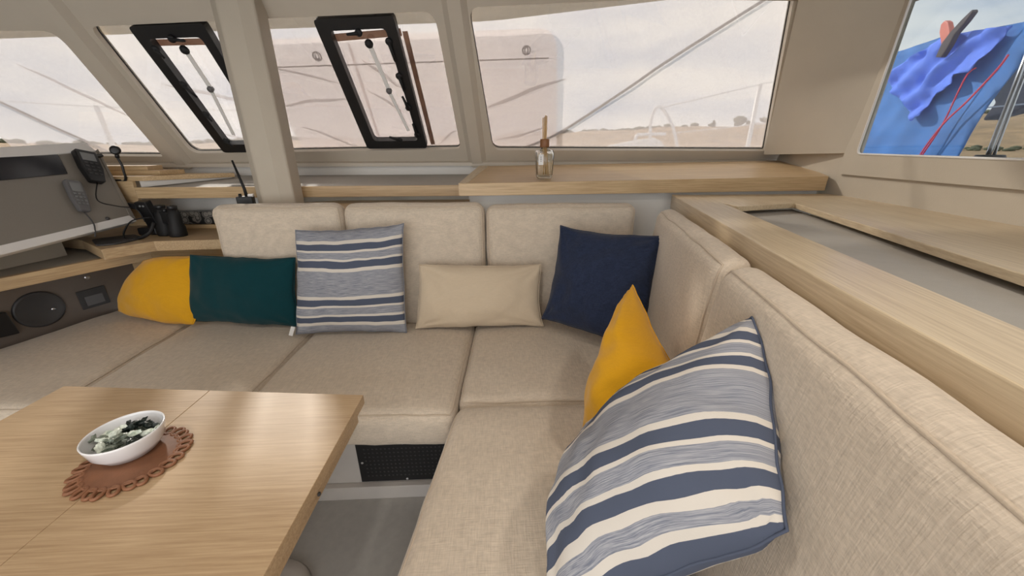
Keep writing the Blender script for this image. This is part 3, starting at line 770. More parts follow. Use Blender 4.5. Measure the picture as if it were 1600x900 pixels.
hatch('black framed opening hatch in the middle front window right of the pillar', [(-.769, 1.300), (-.407, 1.302), (-.451, 1.868), (-.822, 1.852)], [(-.716, 1.342), (-.455, 1.344), (-.500, 1.826), (-.763, 1.815)],
      [((-.628, 1.812), (-.055, -.004)), ((-.496, 1.782), (.012, -.07)), ((-.483, 1.651), (.012, -.06)), ((-.469, 1.513), (-.018, .055)), ((-.452, 1.378), (-.010, .06)), ((-.560, 1.352), (-.055, .02))],
      [(-.597, 1.77), (-.556, 1.584), (-.500, 1.394)], 1)
hatch('black framed opening hatch left of the pillar partly hidden by it', [(-1.634, 1.281), (-1.30, 1.284), (-1.325, 1.836), (-1.668, 1.822)], [(-1.585, 1.325), (-1.345, 1.327), (-1.370, 1.79), (-1.615, 1.782)],
      [((-1.502, 1.785), (.06, -.004)), ((-1.607, 1.748), (.02, -.03)), ((-1.590, 1.612), (.03, -.05)), ((-1.580, 1.482), (.015, -.03)), ((-1.566, 1.349), (.02, -.03))],
      [(-1.485, 1.742), (-1.479, 1.589), (-1.512, 1.372)], 2)
def strip(label, a, b, wd, mat, off=.042):
    a, b = wo(*a, off), wo(*b, off); ax = (b - a).normalized(); sd = ax.cross(WN)
    return tag(obox('tape_strip', (a + b) / 2, ax, sd, WN, ((b - a).length / 2, wd, .0012), mat), label, 'tape')
strip('brown tape strip across the top of the middle hatch', (-.80, 1.797), (-.44, 1.822), .016, 'tape', .05)
strip('brown sloping tape strip outside, right of the middle hatch', (-.422, 1.825), (-.378, 1.318), .013, 'tape', .05)
strip('brown tape strip across the top of the hatch left of the pillar', (-1.66, 1.775), (-1.33, 1.783), .014, 'tape', .05)
strip('brown sloping tape strip low beside the right edge of the pillar', (-1.285, 1.45), (-1.255, 1.29), .012, 'tape', .05)

# ------------------------------------------------------------------ sun mesh stretched outside the front windows
creases = [((-2.70, 1.52), (-2.49, 1.34), .010), ((-2.42, 1.70), (-2.06, 1.45), .022), ((-1.78, 1.62), (-1.20, 1.50), .02), ((-1.72, 1.40), (-1.25, 1.29), .012), ((-1.20, 1.70), (-.80, 1.62), .012),
           ((-1.25, 1.52), (-.78, 1.56), .016), ((-1.15, 1.42), (-.85, 1.30), .014), ((-.68, 1.73), (-.50, 1.60), .018), ((-.70, 1.60), (-.50, 1.48), .014), ((-.35, 1.32), (-.22, 1.40), .014), ((-.08, 1.50), (.42, 1.66), .022), ((.0, 1.33), (.36, 1.42), .014)]
def sheet_off(x, z):
    o = .085 + .012 * noise.noise(V((x * 1.6, z * 2.5, 0))) + .004 * noise.noise(V((x * 6, z * 5, 2)))
    for (a, b, h) in creases:
        a, b = V(a), V(b); p = V((x, z)); t = max(-.1, min(1.1, (p - a).dot(b - a) / (b - a).length_squared))
        d = (p - a - (b - a) * t); sg = 1 if d.y > 0 else -1
        o += h * math.exp(-(d.length / .02) ** 2) * (1 - abs(2 * t - 1) ** 4 * .6) * (.6 + .4 * sg)
    return o
def grid_sheet(name, x0, x1, z0, z1, nx, nz_, fn, mat, parent=None):
    bm = bmesh.new(); vv = [[bm.verts.new(fn(x0 + (x1 - x0) * i / nx, z0 + (z1 - z0) * j / nz_)) for j in range(nz_ + 1)] for i in range(nx + 1)]
    for i in range(nx):
        for j in range(nz_): bm.faces.new((vv[i][j], vv[i + 1][j], vv[i + 1][j + 1], vv[i][j + 1]))
    return from_bm(name, bm, mat, parent, True)
rt = root('sun_cover', ws(-.5, 1.2, .09), 'sheer white mesh sun cover creased outside the front windows', 'sun cover')
grid_sheet('mesh_cloth', -2.93, 1.80, 1.22, 2.0, 240, 72, lambda x, z: wo(x, z, 1.2 * sheet_off(x, z)), 'sheer', rt)
for a, b, h in creases:
    a, b = V(a), V(b); n_ = 14; dr = (b - a).normalized(); nr_ = V((-dr.y, dr.x))
    L_, R_ = [], []
    for k in range(n_ + 1):
        t = k / n_; p = a + (b - a) * t + nr_ * .012 * noise.noise(V((t * 3 + a.x * 5, h * 90, 0)))
        wd = h * .55 * math.sin(math.pi * min(1, max(0.02, t))) ** .6
        for acc, q in ((L_, p + nr_ * wd), (R_, p - nr_ * wd * .6)): acc.append(wo(q.x, q.y, .094))
    bm = bmesh.new(); l_ = [bm.verts.new(p) for p in L_]; r_ = [bm.verts.new(p) for p in R_]
    for k in range(n_): bm.faces.new((l_[k], l_[k + 1], r_[k + 1], r_[k]))
    from_bm('fold', bm, 'sheer', rt, True)
hemz = lambda x: 1.79 + (x + 2.39) * .0335 + max(0, x - .0) * .06
hm = grid_sheet('hem', -2.93, 1.66, 0, 1, 40, 3, lambda x, t: wo(x, hemz(x) + .13 * t, .080), 'hem', rt); hm['label'] = 'opaque beige top hem'
# white fabric panel lying behind the mesh, with snap discs and a seam
pq = rounded([(-1.24, 1.262), (.424, 1.270), (.338, 1.872), (-1.27, 1.812)], [.01, .01, .10, .04])
rt = root('cover_panel', ws(-.6, 1.27, .15), 'large white rounded fabric panel with snap discs behind the sun mesh', 'cover panel')
slab('panel_cloth', [wo(x, z, .175) for x, z in pq], WN * .002, 'sheer2', rt)
slab('stitch_flap', [wo(x, z, .165) for x, z in ((-1.22, 1.700), (.31, 1.748), (.31, 1.753), (-1.22, 1.705))], WN * .004, 'cord_grey', rt)
slab('stitch_flap', [wo(x, z, .160) for x, z in ((-.735, 1.28), (-.72, 1.28), (-.735, 1.80), (-.75, 1.80))], WN * .004, 'sheer2', rt)
for x, z in ((-.929, 1.752), (.185, 1.783)):
    c = wo(x, z, .170); Yw = WN.cross(V((1, 0, 0)))
    d = tube('snap_disc', [c + V((1, 0, 0)) * .021 * math.cos(t * math.pi / 12) + Yw * .021 * math.sin(t * math.pi / 12) for t in range(24)], .0040, 'black', rt, 6, True)
    tube('snap_toggle', [c + V((1, 0, 0)) * .009 * math.cos(t * math.pi / 8) + Yw * .015 * math.sin(t * math.pi / 8) for t in range(16)], .0034, 'black', d, 6, True)
tag(tube('rope', catmull([wo(1.40, 2.0, .128), wo(1.306, 1.947, .128), wo(.954, 1.732, .128), wo(.759, 1.60, .128), wo(.393, 1.373, .128), wo(.117, 1.275, .128), wo(.0, 1.25, .128)]), .0075, 'rope_grey'), 'grey line running diagonally outside the right front window', 'rope')
tag(tube('rope', catmull([wo(-2.90, 1.68, .128), wo(-2.70, 1.509, .128), wo(-2.583, 1.41, .128), wo(-2.488, 1.336, .128), wo(-2.40, 1.25, .128)]), .006, 'rope_grey'), 'grey line running diagonally outside the far left window', 'rope')

# ------------------------------------------------------------------ left side: nav desk and console
rt = root('nav_desk', (-1.9, 2.1, .45), 'oak chart desk with speaker panel at the left end of the sofa', 'desk')
prism('desk_top', [(-1.80, 1.707), (-1.703, 1.868), (-1.477, 1.883), (-1.335, 1.893), (-1.335, 2.47), (-2.95, 2.47), (-2.95, 2.2), (-2.1, 1.92)], .81, .86, 'oak_nav', rt, .002)
prism('shelf_trim', [(-2.31, .75), (-2.0, 1.488), (-1.808, 1.942), (-1.83, 1.955), (-2.03, 1.50), (-2.34, .76)], .748, .800, 'oak_nav', rt, .002)
prism('shelf_panel', [(-2.34, .76), (-2.03, 1.50), (-1.84, 1.95), (-1.9, 2.1), (-2.95, 2.1), (-2.95, .76)], .77, .795, 'grey_vinyl', rt, 0)
LN = V((1, -.3, 0)).normalized()
def lp(y, z, off=0.0): return V((-2.7315 + .3 * y, y, z)) + LN * off
slab('side_panel', [lp(.8, .0), lp(2.25, .0), lp(2.25, .77), lp(.8, .77)], -LN * .02, 'speaker_panel', rt)
prism('rear_panel', [(-2.10, 2.12), (-1.3, 2.10), (-1.3, 2.13), (-2.10, 2.15)], .45, .81, 'oak_x', rt, .001)
sp = lathe('speaker', [(.0, .006), (.072, .006), (.078, .010), (.086, .008), (.088, 0), (0, 0)], 'dark_grey', rt, 36, origin=lp(1.725, .565, .001), X=(LN.y * -1, LN.x, 0), Y=(0, 0, 1), Z=LN)
lathe('speaker_badge', [(0, .003), (.008, .002), (.008, 0)], 'metal', sp, 12, origin=lp(1.765, .55, .007), X=(-LN.y, LN.x, 0), Y=(0, 0, 1), Z=LN)
so = slab('socket_plate', [lp(1.86, .50, .001), lp(1.97, .50, .001), lp(1.97, .60, .001), lp(1.86, .60, .001)], LN * .006, 'dark_grey', rt, .002)
slab('socket_cover', [lp(1.88, .515, .007), lp(1.95, .515, .007), lp(1.95, .565, .007), lp(1.88, .565, .007)], LN * .004, 'mid_grey', so, .001)
lathe('speaker_badge', [(0, .004), (.010, .003), (.012, 0)], 'metal', rt, 12, origin=lp(1.925, .66, .0), X=(-LN.y, LN.x, 0), Y=(0, 0, 1), Z=LN)
slab('black_socket', [lp(1.52, .50, .0), lp(1.63, .49, .0), lp(1.622, .60, .0), lp(1.52, .61, .0)], LN * .03, 'black', rt, .004)

# console: leaning instrument panel
BRc, TRc, BLc = V((-1.9, 2.0, .965)), V((-2.04, 2.1, 1.285)), V((-1.94, 1.49, .93))
E1 = (BRc - BLc).normalized(); CN = (TRc - BRc).cross(BLc - BRc).normalized()
if CN.x < 0: CN = -CN
E2 = CN.cross(E1); E2 = E2 if E2.z > 0 else -E2
def cq(p):                                      # world point -> panel coordinates
    d = V(p) - BRc; return d.dot(E1), d.dot(E2)
def con(u, v, n=0.0): return BRc + E1 * u + E2 * v + CN * n
rt = root('nav_console', (-2.1, 1.7, .87), 'grey sloping instrument console with white rim above the desk at left', 'console')
uTR, vTR = cq(TRc); hT = cq((-2.075, 1.733, 1.272))[1]
face = [(-1.3, .0), (0, 0), (uTR, vTR), (-1.2, vTR - .02)]
slab('face', [con(u, v) for u, v in face], -CN * .03, 'panel_grey', rt, .002)
slab('lower_rim', [con(-1.3, -.032, .004), con(.012, -.032, .004), con(.0, .004, .004), con(-1.3, .004, .004)], -CN * .04, 'white_plastic', rt, .003)
slab('upper_rim', [con(-1.2, vTR - .026, .004), con(uTR - .004, vTR - .004, .004), con(uTR - .02, vTR + .045, .004), con(-1.2, vTR + .025, .004)], -CN * .05, 'white_plastic', rt, .004)
slab('side_rim', [con(0, 0, .002), con(.018, -.02, .002), con(uTR + .015, vTR + .01, .002), con(uTR, vTR, .002)], -CN * .05, 'panel_grey', rt, .003)
body = [con(-1.3, -.03, -.03), con(.01, -.03, -.03), con(uTR, vTR, -.03), con(-1.2, vTR, -.03)]
slab('body', body, V((-.55, 0, -.02)), 'wall', rt)
prism('support', [(-2.24, .9), (-2.17, 1.49), (-2.13, 1.86), (-2.5, 1.86), (-2.5, .9)], .797, lambda x, y: .905 + .068 * (y - 1.49), 'wall', rt, 0)
scq = [cq(p) for p in ((-2.070, 1.724, 1.259), (-2.050, 1.924, 1.266), (-2.013, 1.897, 1.181), (-2.033, 1.670, 1.170))]
scq[0] = (scq[0][0] - .2, scq[0][1]); scq[3] = (scq[3][0] - .2, scq[3][1])
slab('display', [con(u, v, .001) for u, v in scq], CN * .004, 'screen', rt, .001)
lathe('cable_gland', [(0, .006), (.007, .005), (.010, 0)], 'dark_grey', rt, 14, origin=con(-.10, .012, .001), X=E1, Y=E2, Z=CN)
def handset(label, top, bot, wd, th, mat, keymat, scr, rows):
    a, b = V(top), V(bot); (ua, va), (ub, vb) = cq(a), cq(b)
    du, dv = ub - ua, vb - va; L = math.hypot(du, dv); du, dv = du / L, dv / L; nu, nv = -dv, du
    def h(s, t, n): return con(ua + du * L * s + nu * wd * t, va + dv * L * s + nv * wd * t, n)
    r = root('radio_handset', con(ub, vb, .0), label, 'handset')
    prof = [(0, -.42), (0, .42), (.06, .5), (.55, .5), (.75, .42), (.97, .34), (1, .26), (1, -.26), (.97, -.34), (.75, -.42), (.55, -.5), (.06, -.5)]
    slab('body', [h(s, t, .006) for s, t in prof], CN * th, mat, r, .004)
    slab('screen', [h(s, t, .006 + th) for s, t in ((.10, -.32), (.10, .32), (scr, .32), (scr, -.32))], CN * .0015, 'lcd', r)
    for i in range(rows):
        for j in (-1, 0, 1):
            s0 = scr + .08 + i * (.80 - scr) / rows
            obox('key', h(s0, j * .24, .007 + th), h(1, 0, 0) - h(0, 0, 0), h(0, 1, 0) - h(0, 0, 0), CN, (L * .022, wd * .075, .002), keymat, r, 0)
    return r, h
r1, h1 = handset('black fist microphone handset hanging at the console top right', (-2.043, 2.02, 1.272), (-1.978, 1.968, 1.128), .085, .03, 'black', 'dark_grey', .34, 4)
obox('hanger', h1(.03, .62, .01), E1, E2, CN, (.03, .007, .008), 'black', r1)
r2, h2 = handset('slim grey remote handset lower on the console face', (-1.998, 1.875, 1.145), (-1.941, 1.825, 1.008), .060, .022, 'mid_grey', 'lcd', .38, 4)
tube('cable', catmull([h1(1.0, 0, .02), con(-.09, .10, .02), con(-.03, .055, .02), con(.03, .02, .03), (-1.86, 2.03, .93)]), .0028, 'black', r1, 6)
tube('cable', catmull([h2(1.0, 0, .012), con(cq((-1.935, 1.82, .985))[0], .0, .012), (-1.90, 1.80, .90)]), .003, 'dark_grey', r2, 6)
# gooseneck lamp
rt = root('gooseneck_lamp', (-1.97, 2.10, 1.12), 'black gooseneck reading lamp with round head beside the console', 'lamp')
tube('stem', catmull([(-1.99, 2.10, 1.137), (-1.955, 2.095, 1.132), (-1.935, 2.09, 1.15), (-1.928, 2.085, 1.185), (-1.926, 2.085, 1.215), (-1.93, 2.08, 1.25)]), .0055, 'black', rt, 8)
lathe('head', [(0, -.012), (.010, -.011), (.018, -.004), (.022, .006), (.021, .012), (.012, .014), (0, .013)], 'black', rt, 20, origin=(-1.925, 2.078, 1.288), X=(.8, .6, 0), Y=(0, .1, 1), Z=(.55, -.8, -.15))
tube('neck_joint', [(-1.93, 2.08, 1.25), (-1.926, 2.079, 1.27)], .009, 'black', rt, 8)
obox('bracket', (-1.99, 2.105, 1.135), (1, 0, 0), (0, 1, 0), (0, 0, 1), (.02, .012, .008), 'black', rt)

# stepped oak fiddles and shelf corner behind the console
rt = root('corner_fiddle', (-1.95, 2.3, .86), 'stepped oak corner shelf beside the console under the far left window', 'shelf')
prism('step', [(-2.6, 2.20), (-1.905, 2.20), (-1.92, 2.32), (-2.6, 2.36)], 1.183, 1.208, 'oak_x', rt, .002)
prism('step', [(-2.6, 2.19), (-1.84, 2.19), (-1.82, 2.34), (-2.6, 2.40)], 1.158, 1.183, 'oak_x', rt, .002)
prism('wedge_top', [(-2.2, 2.10), (-1.86, 2.10), (-1.58, 2.40), (-1.60, 2.42), (-2.2, 2.38)], 1.134, 1.158, 'oak_x', rt, .002)
prism('wedge_front', [(-2.2, 2.105), (-1.905, 2.085), (-1.905, 2.105), (-2.2, 2.105)], .90, 1.134, 'oak_x', rt, .002)
slab('white_side', [(-1.89, 2.112, 1.134), (-1.60, 2.40, 1.134), (-1.60, 2.40, 1.13), (-1.89, 2.112, 1.10)], (-.012, .01, 0), 'wall_white', rt)
struct(box('trim_8', (-1.90, 2.28, .95), (-1.25, 2.30, 1.05), 'wall_white', bevel=0))
rt = tag(box('patterned_tin', (-1.88, 2.20, .885), (-1.42, 2.27, .955), 'ornate'), 'low tin with black and white scroll pattern on the desk behind the binoculars', 'tin')
tag(box('oak_riser', (-1.90, 2.18, .861), (-1.40, 2.275, .884), 'oak_x', bevel=.002), 'thin oak riser board under the patterned tin', 'board')

# binoculars
bc = V((-1.715, 2.00, .861))
rt = root('binoculars', bc, 'black binoculars standing on the oak desk beside the first seat back', 'binoculars')
for sx in (-.045, .045):
    d = V((.94, -.34, 0)); o = bc + d * sx
    lathe('barrel', [(0, 0), (.036, 0), (.038, .004), (.037, .045), (.030, .068), (.030, .115), (.024, .122), (.022, .135), (.018, .138), (0, .138)], 'matt_black', rt, 24, origin=o, Z=(.05, .03, 1), X=(1, 0, -.05), Y=(0, 1, -.03))
    lathe('eyecup', [(.012, .136), (.021, .137), (.022, .155), (.019, .158), (.014, .156)], 'black', rt, 20, origin=o, Z=(.05, .03, 1), X=(1, 0, -.05), Y=(0, 1, -.03))
obox('bridge', bc + V((.003, 0, .095)), (.94, -.34, 0), (.34, .94, 0), (0, 0, 1), (.03, .016, .03), 'matt_black', rt, .004)
lathe('focus_wheel', [(0, .125), (.010, .125), (.011, .128), (.011, .142), (0, .143)], 'black', rt, 14, origin=bc)
tube('strap', catmull([bc + V((-.06, -.02, .10)), bc + V((-.13, -.05, .09)), bc + V((-.17, -.07, .04)), bc + V((-.16, -.09, .006)), bc + V((-.10, -.10, .004)), bc + V((-.04, -.085, .03)), bc + V((-.02, -.06, .08))]), .009, 'matt_black', rt, 6, flat=.35)
# charging cradle with a small radio
vc = V((-1.858, 2.055, .861))
rt = root('radio_cradle', vc, 'black radio standing in its charging cradle left of the binoculars', 'radio')
prism('cradle', [(vc.x - .045, vc.y - .04), (vc.x + .05, vc.y - .04), (vc.x + .05, vc.y + .05), (vc.x - .045, vc.y + .05)], .861, .90, 'black', rt, .006)
rd = obox('radio_body', vc + V((.002, .01, .105)), (1, -.1, .05), (.1, 1, .25), (0, -.25, 1), (.034, .018, .072), 'black', rt, .006)
for dx in (-.008, .008):
    lathe('indicator', [(0, .003), (.005, .002), (.006, 0)], 'lcd', rt, 10, origin=vc + V((dx + .004, -.022, .150)), X=(1, 0, 0), Y=(0, .25, 1), Z=(0, -1, .25))
obox('belt_clip', vc + V((-.055, .0, .15)), (1, 0, -.2), (0, 1, 0), (.2, 0, 1), (.022, .012, .014), 'black', rt, .003)
# flat black tablet sleeve on the desk
pad = [(-2.03, 1.90), (-1.875, 1.765), (-1.81, 1.80), (-1.80, 1.93), (-1.93, 2.02)]
tag(prism('chart_pad', rounded(pad, .03, 3), .861, .868, 'dark_grey', bevel=.002), 'thin dark grey mouse mat lying on the desk under the console edge', 'mat')
# handheld vhf with aerial behind the seat back
vh = V((-1.27, 1.965, 1.0125))
rt = root('handheld_radio', vh, 'black handheld radio with tall thin aerial left of the pillar base', 'radio')
obox('body', vh + V((.0, 0, .027)), (1, .3, 0), (-.3, 1, 0), (0, 0, 1), (.036, .024, .026), 'black', rt, .005)
tube('aerial', [vh + V((.008, 0, .05)), vh + V((.006, 0, .09)), vh + V((-.022, .005, .225))], [.008, .007, .0045], 'matt_black', rt, 8)
lathe('knob', [(0, .014), (.007, .013), (.008, 0)], 'black', rt, 12, origin=vh + V((-.02, -.005, .052)))
obox('screen_cap', vh + V((.03, .0, .057)), (1, .3, 0), (-.3, 1, 0), (0, 0, 1), (.012, .012, .006), 'white_plastic', rt, .002)

# ------------------------------------------------------------------ ceiling lamps added out of view to brighten the saloon
def add_fill_lamp(x, y, e, label):
    r = root('fill_lamp', (x, y, 1.93), label, 'lamp')
    lathe('ring', [(.05, 0), (.06, -.006), (.068, -.006), (.07, 0)], 'metal', r, 24, origin=(x, y, 1.93))
    l = bpy.data.lights.new('fill_light', 'AREA'); l.shape = 'DISK'; l.size = .10; l.energy = e; l.color = (1, .93, .84)
    o = bpy.data.objects.new('fill_light', l); COL.objects.link(o); o.location = (x, y, 1.924); o.parent = r; o.matrix_parent_inverse = Matrix.Translation(-r.location)
for x, y in ((-1.4, .3), (-.2, .3), (.7, .3), (-.8, -.7), (.3, -.7)): add_fill_lamp(x, y, 3.0, 'unseen ceiling lamp added as fill light above ' + {-1.4: 'the table left side', -.2: 'the table right corner', .7: 'the right-hand seat run', -.8: 'the open aft doorway on its left', .3: 'the open aft doorway on its right'}[x])

# ------------------------------------------------------------------ outside: side deck, canvas, cords
def tp(y, z, off=0.0): return V((2.2 + .2385 * y, y, z)) + RN * off
def tri_sheet(name, pts, fn, mat, cell, depth, parent=None):
    """fill a 2-D outline with a fine grid cut to it, then thicken"""
    bm = bmesh.new(); vs = [bm.verts.new((p[0], p[1], 0)) for p in pts]; bm.faces.new(vs)
    xs = [p[0] for p in pts]; ys = [p[1] for p in pts]
    x = min(xs) + cell
    while x < max(xs):
        bmesh.ops.bisect_plane(bm, geom=bm.verts[:] + bm.edges[:] + bm.faces[:], plane_co=(x, 0, 0), plane_no=(1, 0, 0)); x += cell
    y = min(ys) + cell
    while y < max(ys):
        bmesh.ops.bisect_plane(bm, geom=bm.verts[:] + bm.edges[:] + bm.faces[:], plane_co=(0, y, 0), plane_no=(0, 1, 0)); y += cell
    for v in bm.verts: v.co = fn(v.co.x, v.co.y)
    o = from_bm(name, bm, mat, parent, True)
    md = o.modifiers.new('thick', 'SOLIDIFY'); md.thickness = depth; md.offset = 0
    return o
tarp = [(4.2, 1.10), (2.165, 1.10), (2.09, 1.45), (1.99, 1.78), (1.95, 1.868), (2.05, 1.880), (2.30, 1.905), (2.507, 1.935), (2.902, 1.935), (3.449, 1.92), (4.2, 1.9)]
tag(tri_sheet('canvas_cover', tarp[::-1], lambda y, z: tp(y, z, .02 * noise.noise(V((y * 3, z * 2, 1))) + .012 * noise.noise(V((y * 9 + z * 6, z * 3, 1)))), 'tarp', .05, .003), 'large faded blue canvas hanging outside the right window', 'canvas')
cl = [(2.835, 1.786), (2.70, 1.850), (2.60, 1.895), (2.468, 1.918), (2.30, 1.905), (2.10, 1.872), (2.198, 1.682), (2.304, 1.690), (2.269, 1.637), (2.380, 1.595), (2.437, 1.556), (2.42, 1.483), (2.495, 1.455), (2.56, 1.50), (2.595, 1.575), (2.715, 1.62), (2.80, 1.70)]
tag(tri_sheet('blue_shirt', cl, lambda y, z: tp(y, z, -.045 + .028 * math.sin((y * .8 + z) * 34 + 3 * noise.noise(V((y * 5, z * 5, 0)))) * .7 + .03 * noise.noise(V((y * 10, z * 10, 3))) + .014 * noise.noise(V((y * 26 + z * 14, z * 22 - y * 8, 5)))), 'cloth', .02, .003), 'crumpled bright blue garment clamped over the canvas', 'garment')
rt = root('clamp', tp(2.39, 1.80, -.09), 'spring clamp with red and dark handles gripping the blue garment', 'clamp')
slab('jaw', [tp(y, z, -.10) for y, z in ((2.41, 1.80), (2.37, 1.79), (2.345, 1.84), (2.33, 1.90), (2.29, 1.945), (2.265, 1.985), (2.275, 2.0), (2.32, 1.965), (2.37, 1.915), (2.40, 1.87))], RN * .03, 'clamp_dark', rt, .005)
slab('red_handle', [tp(y, z, -.085) for y, z in ((2.42, 1.865), (2.37, 1.885), (2.40, 1.94), (2.43, 1.985), (2.455, 2.0), (2.475, 1.985), (2.465, 1.94), (2.44, 1.90))], RN * .03, 'clamp_red', rt, .005)
tag(tube('red_cord', catmull([tp(2.18, 1.70, -.05), tp(2.21, 1.655, -.06), tp(2.257, 1.416, -.05), tp(2.326, 1.22, -.05), tp(2.33, 1.1, -.05)]), .004, 'red_cord'), 'short red cord hanging down the blue canvas from the garment hem', 'cord')
tag(tube('red_cord', catmull([tp(2.03, 1.73, -.05), tp(2.058, 1.668, -.05), tp(2.15, 1.53, -.055), tp(2.24, 1.415, -.062), tp(2.32, 1.24, -.062), tp(2.33, 1.1, -.06)]), .0045, 'red_cord'), 'long red cord crossing the blue canvas from its upper right', 'cord')
sb = V((2.306, 1.70, .98))
rt = root('stanchion', sb, 'stainless stanchion with its base plate on side deck outside right window', 'stanchion')
tube('post', [sb, sb + V((.005, .02, .55)), sb + V((.006, .03, .80))], .009, 'metal', rt, 10)
tube('brace', [sb + V((.02, -.01, .0)), sb + V((.018, .012, .55)), sb + V((.018, .02, .80))], .006, 'metal', rt, 8)
lathe('base_plate', [(0, .272), (.045, .272), (.05, .262), (.05, .255), (0, .255)], 'dark_grey', rt, 18, origin=sb)
tag(tube('lifeline', [(2.98, 1.4, 1.515), (3.17, 2.43, 1.53), (3.3, 5.0, 1.55)], .004, 'metal'), 'wire lifeline running along the side deck outside right window', 'wire')
dcp = [(3.0, 1.62), (3.131, 1.777), (3.0, 2.06), (2.6, 2.06), (2.5, 1.68), (2.72, 1.60), (2.86, 1.53), (3.05, 1.495)]
tag(slab('boom_cover', [V((3.2 + .2385 * y, y, z)) for y, z in dcp], RN * .12, 'navy_canvas', None, .02), 'dark navy canvas bundle behind the blue canvas at the right', 'canvas')
struct(tag(prism('side_deck', [(1.95, -2), (2.6, -2), (3.2, 5.0), (1.95, 2.7), (1.75, 1.6)], .9, .98, 'deck', bevel=0), 'white side deck outside the right window', 'deck'))

# foredeck and bow rails
struct(tag(prism('foredeck', [(-4.2, 2.7), (1.95, 2.7), (3.4, 6.0), (2.5, 7.5), (-4.5, 7.5)], .85, .95, 'deck', bevel=0), 'white foredeck beyond the front windows', 'deck'))
bm = bmesh.new(); pts = [(1.20, 1.25), (1.55, 1.36), (1.88, 1.42), (2.12, 1.45), (2.24, 1.40), (2.34, 1.25), (2.34, .95), (1.2, .95)]
tag(from_bm('sail_bag', slab_bm([(x, 5.12, z) for x, z in pts], (.15, .8, -.05), bm), 'deck', bevel=.03), 'white peaked bag lying on the foredeck by the bow rail', 'bag')
rt = root('bow_rail', (2.1, 5.0, .95), 'white arched bow rail standing on the foredeck', 'rail')
tube('arch', catmull([(2.035, 5, .95), (2.031, 5, 1.288), (2.003, 5, 1.60), (2.03, 5, 1.755), (2.08, 5, 1.80), (2.15, 5, 1.765), (2.283, 5, 1.593), (2.36, 5, 1.42), (2.398, 5, 1.287), (2.42, 5, .95)]), .020, 'white_plastic', rt, 8)
tube('low_rail', catmull([(1.815, 5, .95), (1.819, 5, 1.288), (1.825, 5, 1.42), (1.85, 5, 1.475), (1.92, 5, 1.48), (2.215, 5, 1.488)]), .018, 'white_plastic', rt, 8)
rt = root('deck_post', (3.34, 5.0, .95), 'white stanchion post near the right edge of right front window', 'stanchion')
tube('post', [(3.34, 5, .95), (3.339, 5, 1.284), (3.335, 5, 2.06)], .026, 'white_plastic', rt, 8)
tag(tube('lifeline', [(2.12, 5, 1.79), (3.335, 5, 2.055), (4.2, 5.05, 2.2)], .006, 'white_plastic'), 'upper lifeline from the bow arch to the stanchion post', 'wire')
tag(tube('lifeline', [(2.3, 5, 1.493), (3.335, 5, 1.593), (4.2, 5.05, 1.65)], .005, 'white_plastic'), 'lower lifeline from the bow arch to the stanchion post', 'wire')
rt = root('deck_post', (-4.65, 5.0, .95), 'white stanchion post seen through the far left window', 'stanchion')
tube('post', [(-4.60, 5, .95), (-4.642, 5, 1.33), (-4.671, 5, 1.802)], .026, 'white_plastic', rt, 8)
tag(tube('lifeline', [(-7.5, 5.0, 1.95), (-4.671, 5, 1.79), (-2.5, 5, 1.74)], .006, 'white_plastic'), 'lifeline seen through the far left window', 'wire')

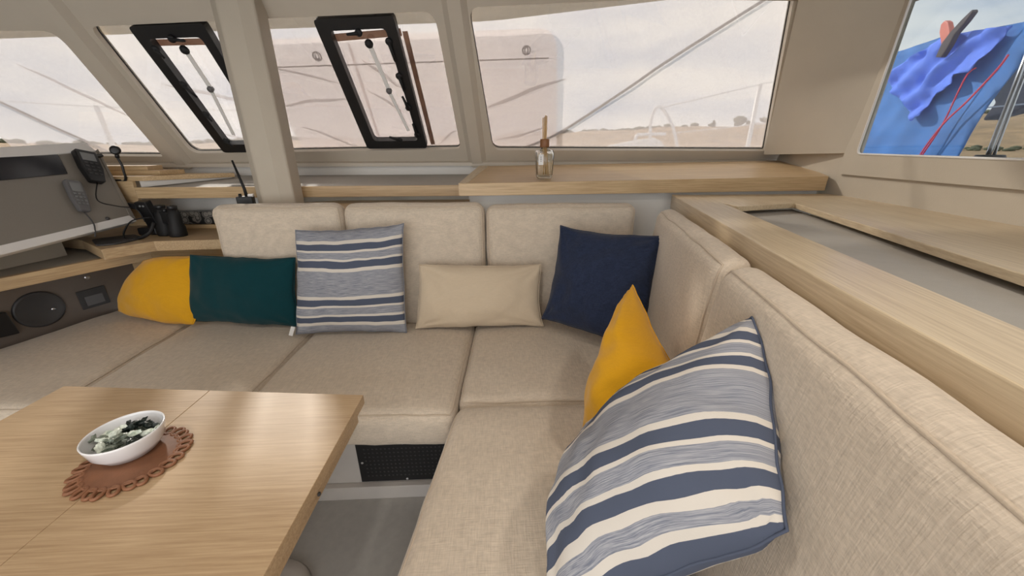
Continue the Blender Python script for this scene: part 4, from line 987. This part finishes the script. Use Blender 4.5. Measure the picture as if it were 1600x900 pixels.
# ------------------------------------------------------------------ estuary: water, marsh shore and low hills
struct(box('water', (-900, 3.5, -1.30), (900, 900, -1.2), 'water', bevel=0)).name = 'ground_water'
def hill(th, r):
    # th measured clockwise from straight ahead
    k = .9 + 1.9 * max(0, min(1, (th + .7) / 1.1))
    t = max(0, min(1, (r - 250) / 190)); t = t * t * (3 - 2 * t)
    return -1.25 + 1.6 * max(0, min(1, (r - 240) / 12)) + t * (k * 8.6 + 3.0 * noise.noise(V((th * 9, r * .01, 0))) + 1.2 * noise.noise(V((th * 40, r * .02, 0))))
bm = bmesh.new(); nth, nr = 200, 24; vv = []
for i in range(nth + 1):
    th = -1.35 + 2.75 * i / nth
    vv.append([bm.verts.new((math.sin(th) * r, math.cos(th) * r, hill(th, r) if r < 560 else -4)) for r in [236 + 330 * j / nr for j in range(nr + 1)]])
for i in range(nth):
    for j in range(nr): bm.faces.new((vv[i][j], vv[i + 1][j], vv[i + 1][j + 1], vv[i][j + 1]))
o = from_bm('ground_marsh', bm, 'marsh', None, True); struct(o)
def th_of(px): return math.radians(2.6) + math.atan((px - 800) / 610.0)
TREES = [th_of(p) for p in (1150, 1187, 1107)]
bm = bmesh.new(); rng = random.Random(3)
for i in range(900):
    th = -1.2 + 2.5 * rng.random(); r = rng.choice((rng.uniform(420, 450), rng.uniform(268, 285)))
    s = rng.uniform(1.2, 2.6) if r > 400 else rng.uniform(.6, 1.2)
    if min(abs(th - t_) for t_ in TREES) < .035: continue
    mt = Matrix.Translation((math.sin(th) * r, math.cos(th) * r, hill(th, r) + s * .4)) @ Matrix.Diagonal((s * 1.8, s * 1.8, s, 1))
    bmesh.ops.create_icosphere(bm, subdivisions=1, radius=1, matrix=mt)
o = from_bm('scrub', bm, 'scrub', None, True); o['kind'] = 'stuff'; tag(o, 'low scrub bushes along the far shore and skyline', 'bushes')
def tree(th, r, h, label):
    z = hill(th, r); c = V((math.sin(th) * r, math.cos(th) * r, z))
    rt = root('far_tree', c, label, 'tree')
    tube('trunk', [c - V((0, 0, 1)), c + V((.2, 0, h * .5))], h * .04, 'cord_grey', rt, 6)
    bm = bmesh.new()
    for k in range(16):
        d = V((rng.gauss(0, .45), rng.gauss(0, .45), rng.gauss(0, .22))) * h * .55
        bmesh.ops.create_icosphere(bm, subdivisions=1, radius=h * rng.uniform(.12, .24), matrix=Matrix.Translation(c + V((0, 0, h * .33)) + d))
    from_bm('crown', bm, 'scrub', rt, True)
def th_of(px): return math.radians(2.6) + math.atan((px - 800) / 610.0)
tree(th_of(1150), 440, 13, 'large round tree on the skyline through the right front window')
tree(th_of(1187), 440, 9, 'smaller tree on the skyline beside the white stanchion post')
tree(th_of(1107), 440, 7, 'low bushy tree on the skyline left of the large round one')
